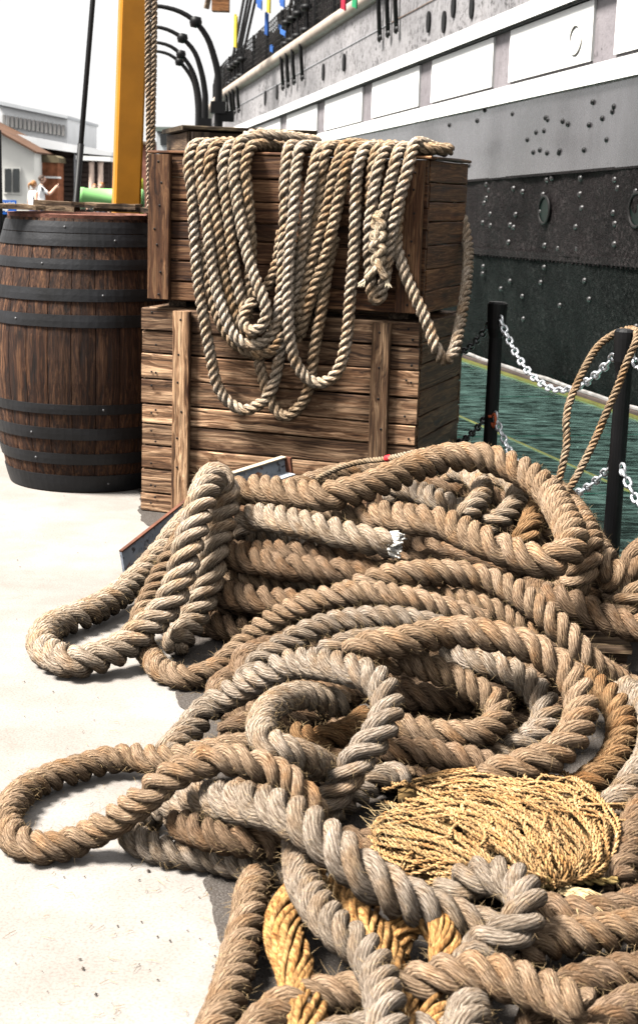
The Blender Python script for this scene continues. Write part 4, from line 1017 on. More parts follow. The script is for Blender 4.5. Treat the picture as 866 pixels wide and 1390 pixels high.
# (label, radius, colour, [(x, y, height), ...])  traced in the picture, each with its own height above the ground
HAW = [
 ('hawser with tall arch on the left and a flat ground loop below it', .050, PALE,
  [(262, 700, .22), (241, 722, .19), (224, 745, .15), (200, 773, .10), (162, 808, .065), (117, 833, .055), (76, 848, .052), (58, 867, .052), (66, 886, .052), (99, 899, .052), (144, 892, .055), (175, 878, .07), (207, 850, .12), (234, 815, .19), (246, 780, .26), (256, 740, .34), (267, 704, .41), (278, 668, .475), (289, 648, .50), (302, 654, .48), (306, 680, .42), (300, 715, .35), (292, 745, .29), (288, 778, .22), (276, 815, .14), (256, 850, .075), (236, 876, .05)]),
 ('hawser rising from behind the left arch and sweeping right over the middle of the pile', .0385, TAN,
  [(262, 706, .33), (244, 738, .29), (227, 766, .23), (208, 803, .15), (192, 838, .09), (192, 870, .05), (205, 896, .04), (226, 913, .04), (256, 920, .04), (290, 911, .045), (321, 884, .085), (349, 858, .14), (380, 836, .20), (418, 819, .25), (460, 808, .285), (502, 805, .30), (543, 811, .30), (580, 820, .285), (620, 832, .26), (660, 846, .22)]),
 ('thickest hawser crossing the far top of the pile and doubling back at the right', .052, TAN,
  [(286, 684, .40), (304, 674, .42), (325, 667, .43), (349, 666, .44), (384, 669, .45), (418, 673, .455), (453, 673, .465), (488, 665, .48), (522, 652, .505), (557, 637, .53), (590, 625, .55), (624, 620, .56), (666, 623, .555), (701, 637, .535), (730, 655, .51), (751, 678, .48), (766, 706, .45), (776, 732, .42), (766, 754, .39), (740, 762, .375), (712, 757, .38), (677, 744, .395), (641, 729, .41), (613, 715, .42), (581, 707, .425), (557, 705, .42), (522, 700, .41), (474, 703, .38), (430, 708, .34)]),
 ('hawser with a white daubed cut end lying on the far half of the pile', .048, PALE,
  [(536, 739, .355), (515, 736, .36), (481, 729, .37), (446, 720, .375), (412, 712, .38), (377, 705, .375), (350, 702, .36), (332, 711, .325), (330, 728, .28), (345, 738, .25), (372, 741, .24), (418, 750, .24), (460, 764, .235), (502, 775, .22), (545, 790, .18)]),
 ('brown hawser lying under the cut end toward the far right hollow', .048, DARK,
  [(490, 742, .27), (545, 737, .28), (578, 747, .28), (610, 755, .27), (650, 768, .23), (700, 785, .17)]),
 ('hawser descending the right flank of the pile beside the chain post', .048, TAN,
  [(735, 668, .36), (765, 682, .38), (785, 705, .385), (798, 730, .365), (800, 755, .33), (790, 780, .28), (772, 802, .22), (750, 812, .17), (715, 815, .12)]),
 ('outermost hawser curving round the foot of the nearer chain post', .046, TAN,
  [(785, 712, .30), (803, 735, .32), (818, 760, .31), (832, 786, .26), (830, 810, .20), (810, 826, .14), (780, 835, .08)]),
 ('hawser running off to the right edge in front of the chain posts', .048, DARK,
  [(690, 800, .12), (720, 806, .17), (747, 813, .20), (779, 824, .20), (814, 838, .19), (850, 849, .18), (885, 858, .17), (930, 866, .14)]),
 ('hawser end curling up at the right picture edge', .046, DARK,
  [(900, 740, .25), (872, 748, .29), (858, 768, .28), (868, 790, .22), (895, 806, .15)]),
 ('hawser slanting up to the right edge below the curled end', .046, TAN,
  [(800, 836, .10), (835, 826, .17), (866, 806, .22), (900, 790, .24)]),
 ('hawser looping over the middle and down the right side past the pallet', .042, TAN,
  [(455, 815, .22), (488, 798, .28), (515, 787, .31), (543, 781, .325), (580, 779, .33), (631, 782, .325), (666, 792, .31), (694, 806, .295), (719, 824, .275), (744, 843, .25), (765, 861, .225), (779, 877, .20), (795, 896, .165), (814, 911, .13), (843, 928, .085), (870, 942, .06), (910, 955, .05)]),
 ('hawser half hidden between the middle loops', .036, TAN,
  [(560, 806, .24), (592, 807, .265), (624, 813, .265), (652, 820, .26), (680, 828, .25), (708, 842, .235), (725, 858, .21), (740, 880, .16)]),
 ('grey hawser arching across the middle of the pile in front', .037, GREY,
  [(335, 935, .10), (355, 905, .155), (384, 880, .205), (418, 860, .245), (453, 848, .27), (495, 846, .28), (536, 850, .275), (575, 858, .26), (620, 872, .21)]),
 ('grey hawser snaking from the ground up over the centre and down again', .0405, GREY,
  [(222, 1028, .045), (243, 1007, .05), (262, 984, .07), (287, 958, .10), (322, 938, .15), (349, 922, .20), (380, 907, .245), (410, 900, .275), (446, 903, .30), (477, 910, .31), (505, 920, .305), (523, 940, .29), (525, 966, .265), (515, 990, .24), (497, 1012, .21), (476, 1034, .18), (458, 1058, .14), (443, 1080, .10), (430, 1105, .06)]),
 ('hawser with long sweep over the front centre curving round to the right', .044, TAN,
  [(470, 893, .27), (495, 880, .29), (515, 874, .30), (543, 872, .305), (578, 864, .31), (605, 858, .315), (631, 857, .315), (666, 863, .31), (701, 871, .30), (730, 884, .28), (758, 902, .255), (778, 925, .225), (788, 952, .195), (786, 978, .17), (776, 1002, .145), (756, 1024, .12), (731, 1040, .10), (692, 1054, .08), (650, 1066, .06)]),
 ('short grey hawser end beside the centre crossing', .034, GREY,
  [(432, 892, .25), (458, 878, .28), (485, 871, .285), (515, 866, .28), (545, 862, .25)]),
 ('hawser of the inner curve lying just left of the twine hank top', .042, GREY,
  [(600, 880, .19), (648, 896, .19), (679, 907, .18), (705, 922, .165), (728, 942, .14), (741, 963, .12), (738, 985, .10), (722, 1003, .085), (697, 1018, .07), (666, 1030, .055), (640, 1036, .05), (608, 1036, .05), (578, 1032, .05), (550, 1022, .05)]),
 ('orange tinged hawser bending down at the right beside the twine hank', .041, ORNG,
  [(775, 915, .14), (797, 926, .165), (823, 943, .16), (842, 965, .14), (848, 990, .12), (843, 1015, .10), (832, 1036, .085), (812, 1054, .07), (780, 1075, .05)]),
 ('hawser down the right picture edge beyond the orange tinged one', .041, GREY,
  [(845, 935, .11), (868, 955, .13), (880, 990, .12), (878, 1030, .10), (862, 1062, .08), (850, 1085, .06), (830, 1110, .045)]),
 ('hawser tightly folded back inside the front centre hollow', .0385, TAN,
  [(500, 905, .22), (530, 897, .235), (560, 898, .235), (590, 909, .22), (618, 921, .20), (645, 936, .18), (668, 951, .16), (678, 970, .14), (668, 988, .125), (645, 997, .12), (615, 998, .12), (585, 995, .12), (560, 990, .12), (530, 988, .11)]),
 ('low hawser half buried in the front centre hollow', .040, DARK,
  [(520, 1000, .06), (548, 1006, .055), (580, 1014, .05), (620, 1018, .045), (660, 1012, .045), (690, 990, .045)]),
 ('slim hawser making the big loop on bare ground at lower left', .0365, TAN,
  [(420, 1018, .06), (380, 1010, .08), (330, 1012, .09), (280, 1022, .085), (248, 1030, .07), (215, 1031, .055), (187, 1028, .045), (152, 1031, .038), (114, 1041, .036), (76, 1053, .036), (42, 1068, .036), (18, 1090, .036), (9, 1113, .036), (18, 1135, .036), (40, 1149, .036), (72, 1151, .036), (104, 1142, .04), (139, 1124, .07), (166, 1107, .105), (194, 1085, .15), (222, 1062, .19), (249, 1044, .22), (277, 1034, .235), (315, 1030, .24), (345, 1036, .235), (372, 1046, .22), (396, 1062, .20), (415, 1085, .17), (428, 1110, .12)]),
 ('pale hawser curling down beside the lower left loop crossing', .036, PALE,
  [(470, 958, .19), (435, 948, .22), (405, 944, .245), (377, 953, .255), (359, 972, .255), (355, 994, .255), (368, 1013, .255), (393, 1023, .24), (418, 1032, .21), (440, 1044, .16), (460, 1060, .10)]),
 ('fat hawser with orange grooves crossing the foreground diagonally', .0455, GREY,
  [(212, 1112, .05), (235, 1100, .065), (258, 1094, .095), (281, 1092, .13), (312, 1094, .165), (350, 1097, .195), (378, 1103, .21), (405, 1115, .215), (433, 1134, .21), (464, 1160, .195), (489, 1181, .18), (513, 1199, .16), (540, 1215, .14), (570, 1230, .115), (610, 1248, .085), (650, 1262, .06), (690, 1270, .048)]),
 ('grey hawser bulging on the ground under the fat orange grooved one', .0345, GREY,
  [(240, 1112, .04), (208, 1116, .038), (192, 1128, .036), (196, 1142, .036), (214, 1152, .036), (240, 1157, .04), (265, 1159, .045), (294, 1163, .05), (322, 1172, .055), (350, 1182, .055), (376, 1190, .045), (405, 1200, .038)]),
 ('rough grey hawser running out of the picture bottom left of the golden yarn', .037, TAN,
  [(352, 1190, .04), (342, 1216, .055), (339, 1240, .06), (333, 1268, .055), (326, 1292, .05), (318, 1330, .045), (308, 1375, .042), (290, 1450, .04), (280, 1500, .04)]),
 ('pale grey hawser diving forward between two golden yarn bundles', .037, GREY,
  [(392, 1140, .10), (402, 1168, .115), (410, 1198, .12), (426, 1226, .12), (444, 1252, .115), (464, 1275, .105), (489, 1295, .09), (508, 1325, .075), (520, 1370, .06), (526, 1430, .05), (528, 1500, .045)]),
 ('pale grey hawser humped below the twine hank', .041, GREY,
  [(600, 1222, .05), (622, 1204, .085), (645, 1192, .115), (670, 1190, .13), (695, 1199, .135), (713, 1219, .13), (717, 1246, .115), (702, 1270, .095), (677, 1285, .075), (648, 1296, .06), (636, 1330, .05), (632, 1390, .045), (630, 1500, .045)]),
 ('dark brown hawser along the right foreground under the twine hank', .041, DARK,
  [(690, 1245, .05), (730, 1238, .06), (760, 1242, .06), (800, 1246, .06), (838, 1240, .06), (868, 1230, .06), (910, 1215, .055)]),
 ('tan hawser lying crosswise below the golden yarn at the bottom edge', .040, TAN,
  [(290, 1540, .04), (318, 1450, .042), (360, 1385, .045), (410, 1358, .05), (480, 1345, .05), (560, 1348, .05), (640, 1352, .05), (720, 1372, .045), (800, 1410, .042)]),
 ('grey hawser lying crosswise along the very bottom of the picture', .040, GREY,
  [(330, 1560, .04), (370, 1470, .045), (440, 1418, .045), (520, 1402, .045), (620, 1410, .045), (720, 1440, .042), (820, 1480, .04)]),
 ('brown hawser filling the bottom right beside the corner', .040, TAN,
  [(690, 1290, .05), (740, 1270, .055), (790, 1268, .055), (840, 1262, .055), (900, 1250, .05)]),
 ('dark hawser rounding the bottom right corner', .040, DARK,
  [(720, 1400, .042), (770, 1345, .045), (830, 1325, .045), (900, 1318, .045)]),
 ('dark hawser in the lower right corner', .041, DARK,
  [(780, 1480, .042), (800, 1410, .042), (835, 1375, .044), (880, 1360, .045), (930, 1350, .045)]),
 ('dark hawser against the right edge beyond the twine hank', .04, DARK,
  [(835, 1200, .05), (848, 1165, .06), (858, 1130, .065), (872, 1095, .06)]),
 ('short brown hawser in the dark hollow behind the left arch, upper', .036, PALE,
  [(345, 745, .20), (368, 755, .22), (385, 766, .225), (402, 780, .22), (420, 793, .20), (445, 800, .18)]),
 ('brown hawser crossing the dark hollow right of the left arch', .036, TAN,
  [(286, 760, .16), (311, 782, .165), (335, 796, .165), (360, 802, .16), (388, 810, .15), (420, 830, .10)]),
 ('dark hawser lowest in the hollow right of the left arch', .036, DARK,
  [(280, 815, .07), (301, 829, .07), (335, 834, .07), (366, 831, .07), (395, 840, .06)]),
 ('grey hawser in the hollow under the far top hawser', .042, GREY,
  [(520, 672, .39), (545, 668, .40), (567, 668, .405), (595, 679, .40), (620, 689, .385), (645, 705, .36)]),
 ('pale hawser crooked upright in the far hollow, left of two', .040, PALE,
  [(605, 640, .44), (632, 642, .45), (650, 655, .445), (654, 674, .425), (645, 692, .40), (630, 708, .37)]),
 ('pale hawser crooked upright in the far hollow, right of two', .040, PALE,
  [(668, 645, .44), (690, 651, .445), (702, 668, .43), (697, 688, .405), (680, 703, .38), (655, 715, .35)]),
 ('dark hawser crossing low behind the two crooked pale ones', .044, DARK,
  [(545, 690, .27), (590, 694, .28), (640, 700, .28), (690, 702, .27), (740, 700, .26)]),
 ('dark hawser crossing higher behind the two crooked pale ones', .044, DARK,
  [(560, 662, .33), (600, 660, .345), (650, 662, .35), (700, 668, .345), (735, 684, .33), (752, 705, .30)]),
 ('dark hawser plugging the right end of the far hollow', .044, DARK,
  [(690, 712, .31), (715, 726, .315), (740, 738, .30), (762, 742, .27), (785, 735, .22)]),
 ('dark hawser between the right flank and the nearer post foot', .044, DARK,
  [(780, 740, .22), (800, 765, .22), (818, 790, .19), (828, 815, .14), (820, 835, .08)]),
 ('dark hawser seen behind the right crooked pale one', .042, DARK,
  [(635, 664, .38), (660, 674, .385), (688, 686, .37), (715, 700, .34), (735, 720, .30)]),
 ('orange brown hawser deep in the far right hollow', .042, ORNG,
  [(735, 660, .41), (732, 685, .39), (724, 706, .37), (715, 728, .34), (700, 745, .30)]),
 ('hawser just behind the far top one in front of the lower crate', .042, TAN,
  [(385, 668, .36), (418, 657, .38), (453, 646, .40), (488, 639, .415), (520, 640, .41), (560, 640, .40)]),
 ('ochre hawser in the hollow beneath the centre crossing', .036, ORNG,
  [(395, 1000, .10), (420, 1006, .11), (450, 1003, .115), (478, 992, .11), (500, 975, .10)]),
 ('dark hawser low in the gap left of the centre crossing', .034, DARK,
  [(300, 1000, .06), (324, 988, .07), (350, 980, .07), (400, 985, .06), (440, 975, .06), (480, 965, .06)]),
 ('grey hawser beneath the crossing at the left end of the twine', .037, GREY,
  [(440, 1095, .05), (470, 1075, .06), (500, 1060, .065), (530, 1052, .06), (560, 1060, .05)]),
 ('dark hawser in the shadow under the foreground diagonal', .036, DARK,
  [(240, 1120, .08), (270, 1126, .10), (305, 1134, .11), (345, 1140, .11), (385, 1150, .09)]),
]
# coils buried under the heap, glimpsed through the gaps
def coil(cx, cy, rx, ry, z, turns, R, a0=0.0):
    P = []
    for k in range(int(turns * 20)):
        a = a0 + 2 * math.pi * k / 20; f = 1 - .10 * k / 20
        P.append((cx + rx * f * math.cos(a), cy + ry * f * math.sin(a), z))
    return P
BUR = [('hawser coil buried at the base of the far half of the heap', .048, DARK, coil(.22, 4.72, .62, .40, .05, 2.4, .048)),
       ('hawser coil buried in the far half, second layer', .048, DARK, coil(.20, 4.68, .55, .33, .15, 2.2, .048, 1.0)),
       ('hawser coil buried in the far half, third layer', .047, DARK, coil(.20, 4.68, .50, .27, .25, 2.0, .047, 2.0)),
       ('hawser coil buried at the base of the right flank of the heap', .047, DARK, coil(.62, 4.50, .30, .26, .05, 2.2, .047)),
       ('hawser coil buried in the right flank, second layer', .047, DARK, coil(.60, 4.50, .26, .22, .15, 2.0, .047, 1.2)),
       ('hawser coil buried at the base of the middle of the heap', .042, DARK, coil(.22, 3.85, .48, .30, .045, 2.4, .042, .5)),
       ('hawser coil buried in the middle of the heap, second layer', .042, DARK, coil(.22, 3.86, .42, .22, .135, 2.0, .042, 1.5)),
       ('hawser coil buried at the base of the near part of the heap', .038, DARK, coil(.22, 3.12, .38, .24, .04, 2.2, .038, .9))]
RP = []
for lab, R, c, pts in HAW: RP.append([lab, R, c, catmull([PZ(*p) for p in pts], .028), 1.0])
for lab, R, c, pts in BUR: RP.append([lab, R, c, catmull(pts, .04), 4.0])
# let the ropes settle: push overlapping runs apart, mostly along the line of sight
P0 = np.vstack([r[3] for r in RP]); rad = np.concatenate([np.full(len(r[3]), r[1]) for r in RP])
rid = np.concatenate([np.full(len(r[3]), k) for k, r in enumerate(RP)]); idx = np.concatenate([np.arange(len(r[3])) for r in RP])
soft = np.concatenate([np.full(len(r[3]), r[4]) for r in RP])
D = np.zeros_like(P0); ends = np.cumsum([0] + [len(r[3]) for r in RP])
sight = P0 - EYE; sight /= np.linalg.norm(sight, axis=1)[:, None]
pairs = None
for it in range(90):
    P = P0 + D
    if it % 6 == 0:
        pr = []
        for a in range(0, len(P), 800):
            d2 = ((P[a:a + 800, None] - P[None]) ** 2).sum(-1); i, j = np.nonzero(d2 < .14 ** 2); i = i + a
            k = (i < j) & ((rid[i] != rid[j]) | (np.abs(idx[i] - idx[j]) > 7)); pr.append(np.stack([i[k], j[k]], 1))
        pairs = np.vstack(pr)
    i, j = pairs.T; v = P[i] - P[j]; d = np.linalg.norm(v, axis=1) + 1e-9
    ov = .94 * (rad[i] + rad[j]) - d; k = ov > 0; i, j, v, d, ov = i[k], j[k], v[k], d[k], ov[k]
    n = v / d[:, None]
    wi = soft[i] / (soft[i] + soft[j]); push = n * ov[:, None] * .5
    acc = np.zeros_like(P); cnt = np.zeros(len(P))
    np.add.at(acc, i, push * wi[:, None]); np.add.at(acc, j, -push * (1 - wi)[:, None]); np.add.at(cnt, i, 1); np.add.at(cnt, j, 1)
    D += acc / np.maximum(cnt, 1)[:, None] * 1.3
    low = (P0 + D)[:, 2] - rad * .97; D[:, 2] -= np.minimum(low, 0)
    for a, b in zip(ends[:-1], ends[1:]):
        for _ in range(2): D[a + 1:b - 1] = .25 * D[a:b - 2] + .5 * D[a + 1:b - 1] + .25 * D[a + 2:b]
        D[a] = D[a + 1]; D[b - 1] = D[b - 2]
    if it < 80:
        al = (D * sight).sum(1)[:, None] * sight; D = al * .995 + (D - al) * np.where(soft > 2, .99, .93)[:, None]
low = (P0 + D)[:, 2] - rad * .97; D[:, 2] -= np.minimum(low, 0)
PS = P0 + D
for k, (lab, R, c, C, sf) in enumerate(RP):
    C = PS[ends[k]:ends[k + 1]]
    mid = C[C[:, 2].argmin()].copy()
    buried = sf > 2
    t = thing('hawser', lab, 'rope', mid * np.array([1, 1, 0]), 'thick hawsers heaped on the quay')
    _, CC = rope_mesh(t, C, R, MAT['hawser'], c, 3, R * 2 * rnd.uniform(1.5, 1.75), 8 if buried else 12, seed=k * 5, ph=rnd.uniform(0, 6), jit=.05, taper=(True, True))
    if not buried: fuzz(t, CC, R, int(170 * len(CC) * .012 / .3) + 60, k)
    if k == 3:      # the cut end, daubed white and frayed
        E = CC[0]; d = unit(CC[0] - CC[4]); mb = MB(); r_ = np.random.RandomState(4)
        for _ in range(110):
            a = r_.uniform(0, 2 * np.pi); q = r_.uniform(0, 1) ** .5 * R * .8
            s1 = unit(np.cross(d, UZ)); s2 = np.cross(d, s1); p = E + (s1 * math.cos(a) + s2 * math.sin(a)) * q
            mb.tube([p - d * .02, p + d * r_.uniform(-.006, .010) + r_.normal(0, .004, 3), p + d * r_.uniform(.004, .016) + r_.normal(0, .008, 3)], [.005, .0045, .003], 5)
        mb.build('frayed_end', plain('white_daub', (.74, .70, .63), .8, .2, 0, .35, 60, .3), t, smooth=True)

# ---------------------------------------------------------------- golden yarn bundles in the foreground
def bundle(label, pts, R, n, lead, seed, color=GOLD, yr=None):
    C = catmull([PZ(*p) for p in pts], .02)
    t = thing('yarn_bundle', label, 'yarn', C[len(C) // 2] * np.array([1, 1, 0]), 'golden yarn bundles in the foreground')
    r_ = random.Random(seed); yr = yr or R * .20
    for lay, (m_, hr) in enumerate(((n, .80), (max(4, n // 2), .42))):
        for k in range(m_):
            V, F, uv = strand_geo(resample(C, .008), R, k, m_, lead * r_.uniform(.9, 1.1), 6, rs=yr / R * r_.uniform(.8, 1.25), hr=hr * r_.uniform(.9, 1.15), ph=lay, seed=seed + k + 40 * lay, taper=(False, False))
            kk = r_.uniform(.75, 1.2); obj('yarn', V, F, MAT['yarn'], t, uv=uv, smooth=True, color=tuple(q * kk for q in color))
    fuzz(t, C, R, 120, seed)
bundle('golden yarn bundle left of the diving pale grey hawser', [(420, 1195, .05), (402, 1222, .065), (388, 1250, .07), (388, 1280, .065), (402, 1320, .055), (415, 1380, .045), (420, 1440, .04), (430, 1500, .04)], .036, 16, .5, 3)
bundle('golden yarn bundle right of the diving pale grey hawser', [(462, 1200, .05), (480, 1224, .065), (497, 1252, .07), (514, 1282, .065), (530, 1330, .055), (548, 1390, .045), (556, 1450, .04), (560, 1500, .04)], .034, 16, .45, 5)
bundle('golden yarn bundle bent over in an arch at the bottom', [(535, 1300, .04), (541, 1268, .065), (560, 1248, .085), (585, 1248, .09), (600, 1268, .08), (604, 1300, .06), (598, 1350, .045), (585, 1410, .04), (575, 1500, .04)], .030, 14, .30, 8)

# ---------------------------------------------------------------- hank of golden twine
hank = thing('twine_hank', 'loose hank of golden sisal twine tied with a cord', 'twine', PZ(680, 1150, 0))
r_ = random.Random(77)
def hz(x, y):
    """height of the hank's surface under a picture point"""
    fx = (x - 675) / 190; fy = (y - 1125) / 88; f = max(0, 1 - fx * fx - fy * fy); return .06 + .085 * f ** .6
NT = 0
def twine(pts, z_off, seed, sides=5, R=.0047):
    C = catmull([PZ(x, y, hz(x, y) + z_off) for x, y in pts], .006); C = smooth_line(C, 3)
    f1, f2 = r_.uniform(18, 45), r_.uniform(0, 6); sl = np.arange(len(C)) * .006
    C = C + np.stack([np.sin(sl * f1 + f2), np.cos(sl * f1 * .8 + f2 * 2), .7 * np.sin(sl * f1 * 1.3 + f2)], 1) * r_.uniform(.001, .005)
    allV, allF, allU = [], [], []
    for k in range(2):
        V, F, uv = strand_geo(C, R, k, 2, R * 6.5, sides, rs=.60, hr=.52, seed=seed + k, taper=(False, False)); allF.append(F + sum(len(v) for v in allV)); allV.append(V); allU.append(uv)
    kk = r_.uniform(.8, 1.3); c = (.34 * kk, .205 * kk, .088 * kk)
    return np.vstack(allV), np.vstack(allF), np.vstack(allU), c
def fan(A, n, spread, zlo, zhi, seed0):
    for k in range(n):
        f = k / max(1, n - 1)
        pts = []
        ph = r_.uniform(0, 6)
        for q, (ax, ay, bx, by) in enumerate(A):
            x = ax + (bx - ax) * f + r_.uniform(-spread, spread); y = ay + (by - ay) * f + r_.uniform(-spread, spread) * .8
            pts.append((x, y))
        V, F, uv, c = twine(pts, r_.uniform(zlo, zhi), seed0 + k)
        o = obj('twine_turn', V, F, MAT['yarn'], hank, uv=uv, smooth=True, color=c)
# right fan: from the crest, over the right shoulder and down to the tie
fan([(560, 1062, 640, 1085), (620, 1050, 690, 1100), (690, 1046, 720, 1130), (756, 1048, 735, 1160), (806, 1076, 738, 1180), (836, 1125, 745, 1192), (816, 1184, 755, 1198), (770, 1198, 745, 1202)], 36, 4.5, -.018, .016, 100)
fan([(590, 1075, 620, 1100), (660, 1080, 670, 1125), (720, 1098, 690, 1155), (768, 1130, 705, 1180), (790, 1172, 725, 1195), (765, 1198, 735, 1202)], 20, 6, -.03, .0, 200)
# left fan: turns sweeping left from the tie and looping back
fan([(735, 1198, 700, 1195), (670, 1165, 640, 1185), (610, 1125, 580, 1180), (555, 1108, 530, 1168), (520, 1112, 505, 1150), (508, 1125, 520, 1140)], 26, 7, -.016, .014, 300)
fan([(660, 1150, 650, 1185), (610, 1140, 600, 1195), (570, 1150, 560, 1205), (545, 1175, 540, 1208), (565, 1200, 570, 1212), (600, 1195, 610, 1200)], 12, 6, -.02, .004, 400)
fan([(560, 1075, 600, 1100), (620, 1090, 640, 1130), (670, 1120, 680, 1160), (715, 1160, 715, 1185), (742, 1196, 735, 1200)], 16, 7, -.02, .008, 600)
fan([(520, 1105, 530, 1130), (580, 1085, 590, 1115), (650, 1090, 640, 1120), (700, 1130, 690, 1150), (735, 1190, 730, 1198)], 16, 8, -.016, .014, 700)
# snarled crest
for k in range(22):
    x, y = r_.uniform(500, 690), r_.uniform(1052, 1100); pts = []; a = r_.uniform(-.6, .6)
    for q in range(9):
        pts.append((x, y)); a += r_.uniform(-.45, .55); x += 24 * math.cos(a); y += 11 * math.sin(a)
    V, F, uv, c = twine(pts, r_.uniform(.0, .014), 500 + k); obj('twine_turn', V, F, MAT['yarn'], hank, uv=uv, smooth=True, color=c)
for pts, R_ in (([(690, 1216), (715, 1206), (745, 1203), (775, 1198), (805, 1196), (838, 1195)], .008), ([(688, 1224), (712, 1216), (742, 1210), (770, 1205)], .0075), ([(736, 1188), (746, 1200), (744, 1214), (732, 1212), (732, 1196)], .0065)):
    V, F, uv, c = twine(pts, .0, 900, 7, R_); obj('tie_cord', V, F, MAT['yarn'], hank, uv=uv, smooth=True, color=(.34, .24, .09))
mb = MB()
for k in range(60):
    a = PZ(765 + r_.uniform(-8, 8), 1208 + r_.uniform(-6, 6), .075); b = PZ(800 + r_.uniform(-16, 30), 1228 + r_.uniform(-10, 16), .065 + r_.uniform(0, .012)); mb.tube([a, (a + b) / 2 + np.array([0, 0, .01]), b], [.0016, .0013, .0007], 4)
for k in range(90):
    x, y = r_.uniform(500, 560), r_.uniform(1090, 1150); a = PZ(x, y, hz(x, y)); mb.tube([a, a + np.array([r_.uniform(-.04, .01), r_.uniform(-.02, .03), r_.uniform(0, .03)])], [.0009, .0004], 3)
o = mb.build('frayed_tuft', plain('frayed_sisal', (.44, .32, .17), .8, .2, 0, .2, 40, 0), hank); tag(o, kind='stuff')
# dark sheet under the twine: shade between the turns painted as colour
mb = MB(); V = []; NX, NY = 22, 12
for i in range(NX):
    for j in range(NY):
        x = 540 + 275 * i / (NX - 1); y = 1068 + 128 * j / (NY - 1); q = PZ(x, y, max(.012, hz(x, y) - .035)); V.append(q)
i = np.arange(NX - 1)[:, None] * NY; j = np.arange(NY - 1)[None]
obj('shade_core', V, np.stack([i + j, i + j + 1, i + NY + j + 1, i + NY + j], -1).reshape(-1, 4), plain('painted_shade_sisal', (.16, .10, .04), .9, .1, 0, .6, 60, 1.0), hank, smooth=True)

# ---------------------------------------------------------------- coil of rope hung over the upper crate
OF = O2 - E2 * .06                              # face of the upper crate's battens
def PFc(px, py, off): return PP(px, py, OF - E2 * off, E2)
coilt = thing('rope_coil', 'coil of pale rope hung in loops over the upper crate', 'rope', C0 + E1 * .6 + UZ * 1.0)
RR = .0258
def overtop(p, back=.28, dx=0.0, rise=.0):
    """carry a run back over the crate's rim"""
    s_ = np.dot(p - OF, E1); q = lambda d, h, xx: OF + E1 * (s_ + xx) + E2 * (d) + UZ * h
    return [q(.0, ZT2 + .030 + rise, dx * .1), q(.075, ZT2 + .044 + rise, dx * .3), q(.16, ZT2 + .042 + rise * .6, dx * .6), q(.06 + back, ZT2 + .040, dx)]
def loopc(pts, off, l=True, r=True, dxl=0.0, dxr=0.0, rl=0.0, rr_=0.0, color=PALE, seed=0, name='rope_loop', R=RR):
    offs = off if isinstance(off, (list, tuple)) else [off] * len(pts)
    P = [PFc(x, y, o_) for (x, y), o_ in zip(pts, offs)]
    if l: P = overtop(P[0], dx=dxl, rise=rl)[::-1] + P
    if r: P = P + overtop(P[-1], dx=dxr, rise=rr_)
    C = catmull(P, .012); C = smooth_line(C, 3)
    rope_mesh(coilt, C, R, MAT['manila'], color, 3, R * 2 * 1.95, 9, name=name, joined=True, seed=seed, ph=rnd.uniform(0, 6))
    return C
CP = (.36, .288, .208); CG = (.28, .205, .13)
# long outer loop
loopc([(256, 222), (257, 235), (261, 257), (263, 290), (265, 326), (269, 378), (276, 425), (284, 471), (294, 520), (306, 541), (320, 553), (335, 557), (349, 551), (362, 541), (370, 526), (376, 504), (381, 478), (386, 452), (396, 420), (404, 385), (410, 335), (416, 295), (421, 262), (425, 235), (428, 222)],
      [.03, .035, .04, .04, .04, .045, .05, .045, .03, .02, .015, .012, .012, .015, .018, .02, .02, .025, .03, .035, .04, .04, .04, .035, .03], dxl=.05, dxr=.06, color=CP, seed=1)
# second loop
loopc([(271, 220), (273, 243), (277, 270), (281, 300), (284, 328), (287, 353), (291, 378), (297, 403), (304, 424), (312, 446), (323, 461), (340, 469), (358, 464), (370, 452), (377, 435), (380, 412), (383, 385), (384, 350), (386, 318), (387, 286), (387, 253), (389, 224)],
      [.025, .03, .05, .06, .07, .075, .08, .085, .09, .09, .09, .09, .09, .085, .08, .07, .06, .055, .05, .05, .045, .03], dxl=.09, dxr=-.04, color=CP, seed=2)
# darker loop hanging behind it
loopc([(276, 330), (280, 362), (283, 386), (288, 407), (296, 428), (306, 450), (326, 472), (347, 481), (366, 478), (380, 466), (390, 440), (396, 400), (402, 350), (432, 300), (437, 250), (438, 222)], [.02, .02, .025, .03, .03, .035, .03, .03, .03, .025, .02, .015, .015, .012, .012, .02], l=False, dxr=.08, color=CG, seed=3)
# third, fourth, fifth runs to the eye
loopc([(284, 222), (287, 249), (291, 278), (296, 306), (299, 330), (302, 353), (306, 378), (312, 403), (318, 424), (326, 444), (338, 456), (350, 458)], [.03, .035, .04, .045, .045, .045, .045, .05, .05, .05, .045, .04], r=False, dxl=.12, color=CG, seed=4)
loopc([(303, 222), (304, 241), (307, 270), (311, 299), (314, 326), (317, 351), (321, 376), (326, 399), (332, 420), (340, 436)], [.03, .04, .045, .05, .055, .055, .055, .055, .05, .04], r=False, dxl=.08, color=CP, seed=5)
loopc([(318, 222), (318, 243), (322, 270), (326, 295), (332, 326), (338, 351), (345, 374), (353, 394), (360, 412), (362, 430), (353, 446), (340, 450), (331, 442), (330, 428), (337, 417), (346, 408)], [.035, .05, .06, .07, .085, .095, .105, .115, .12, .12, .12, .115, .105, .095, .085, .06], r=False, dxl=.10, rl=.02, color=CP, seed=6)
loopc([(333, 223), (334, 243), (337, 270), (339, 299), (341, 326), (341, 355), (339, 382), (341, 402), (350, 402), (361, 391), (372, 372), (379, 345), (383, 312)], [.025, .03, .035, .035, .03, .025, .025, .03, .03, .025, .02, .02, .015], r=False, dxl=.10, color=CG, seed=7)
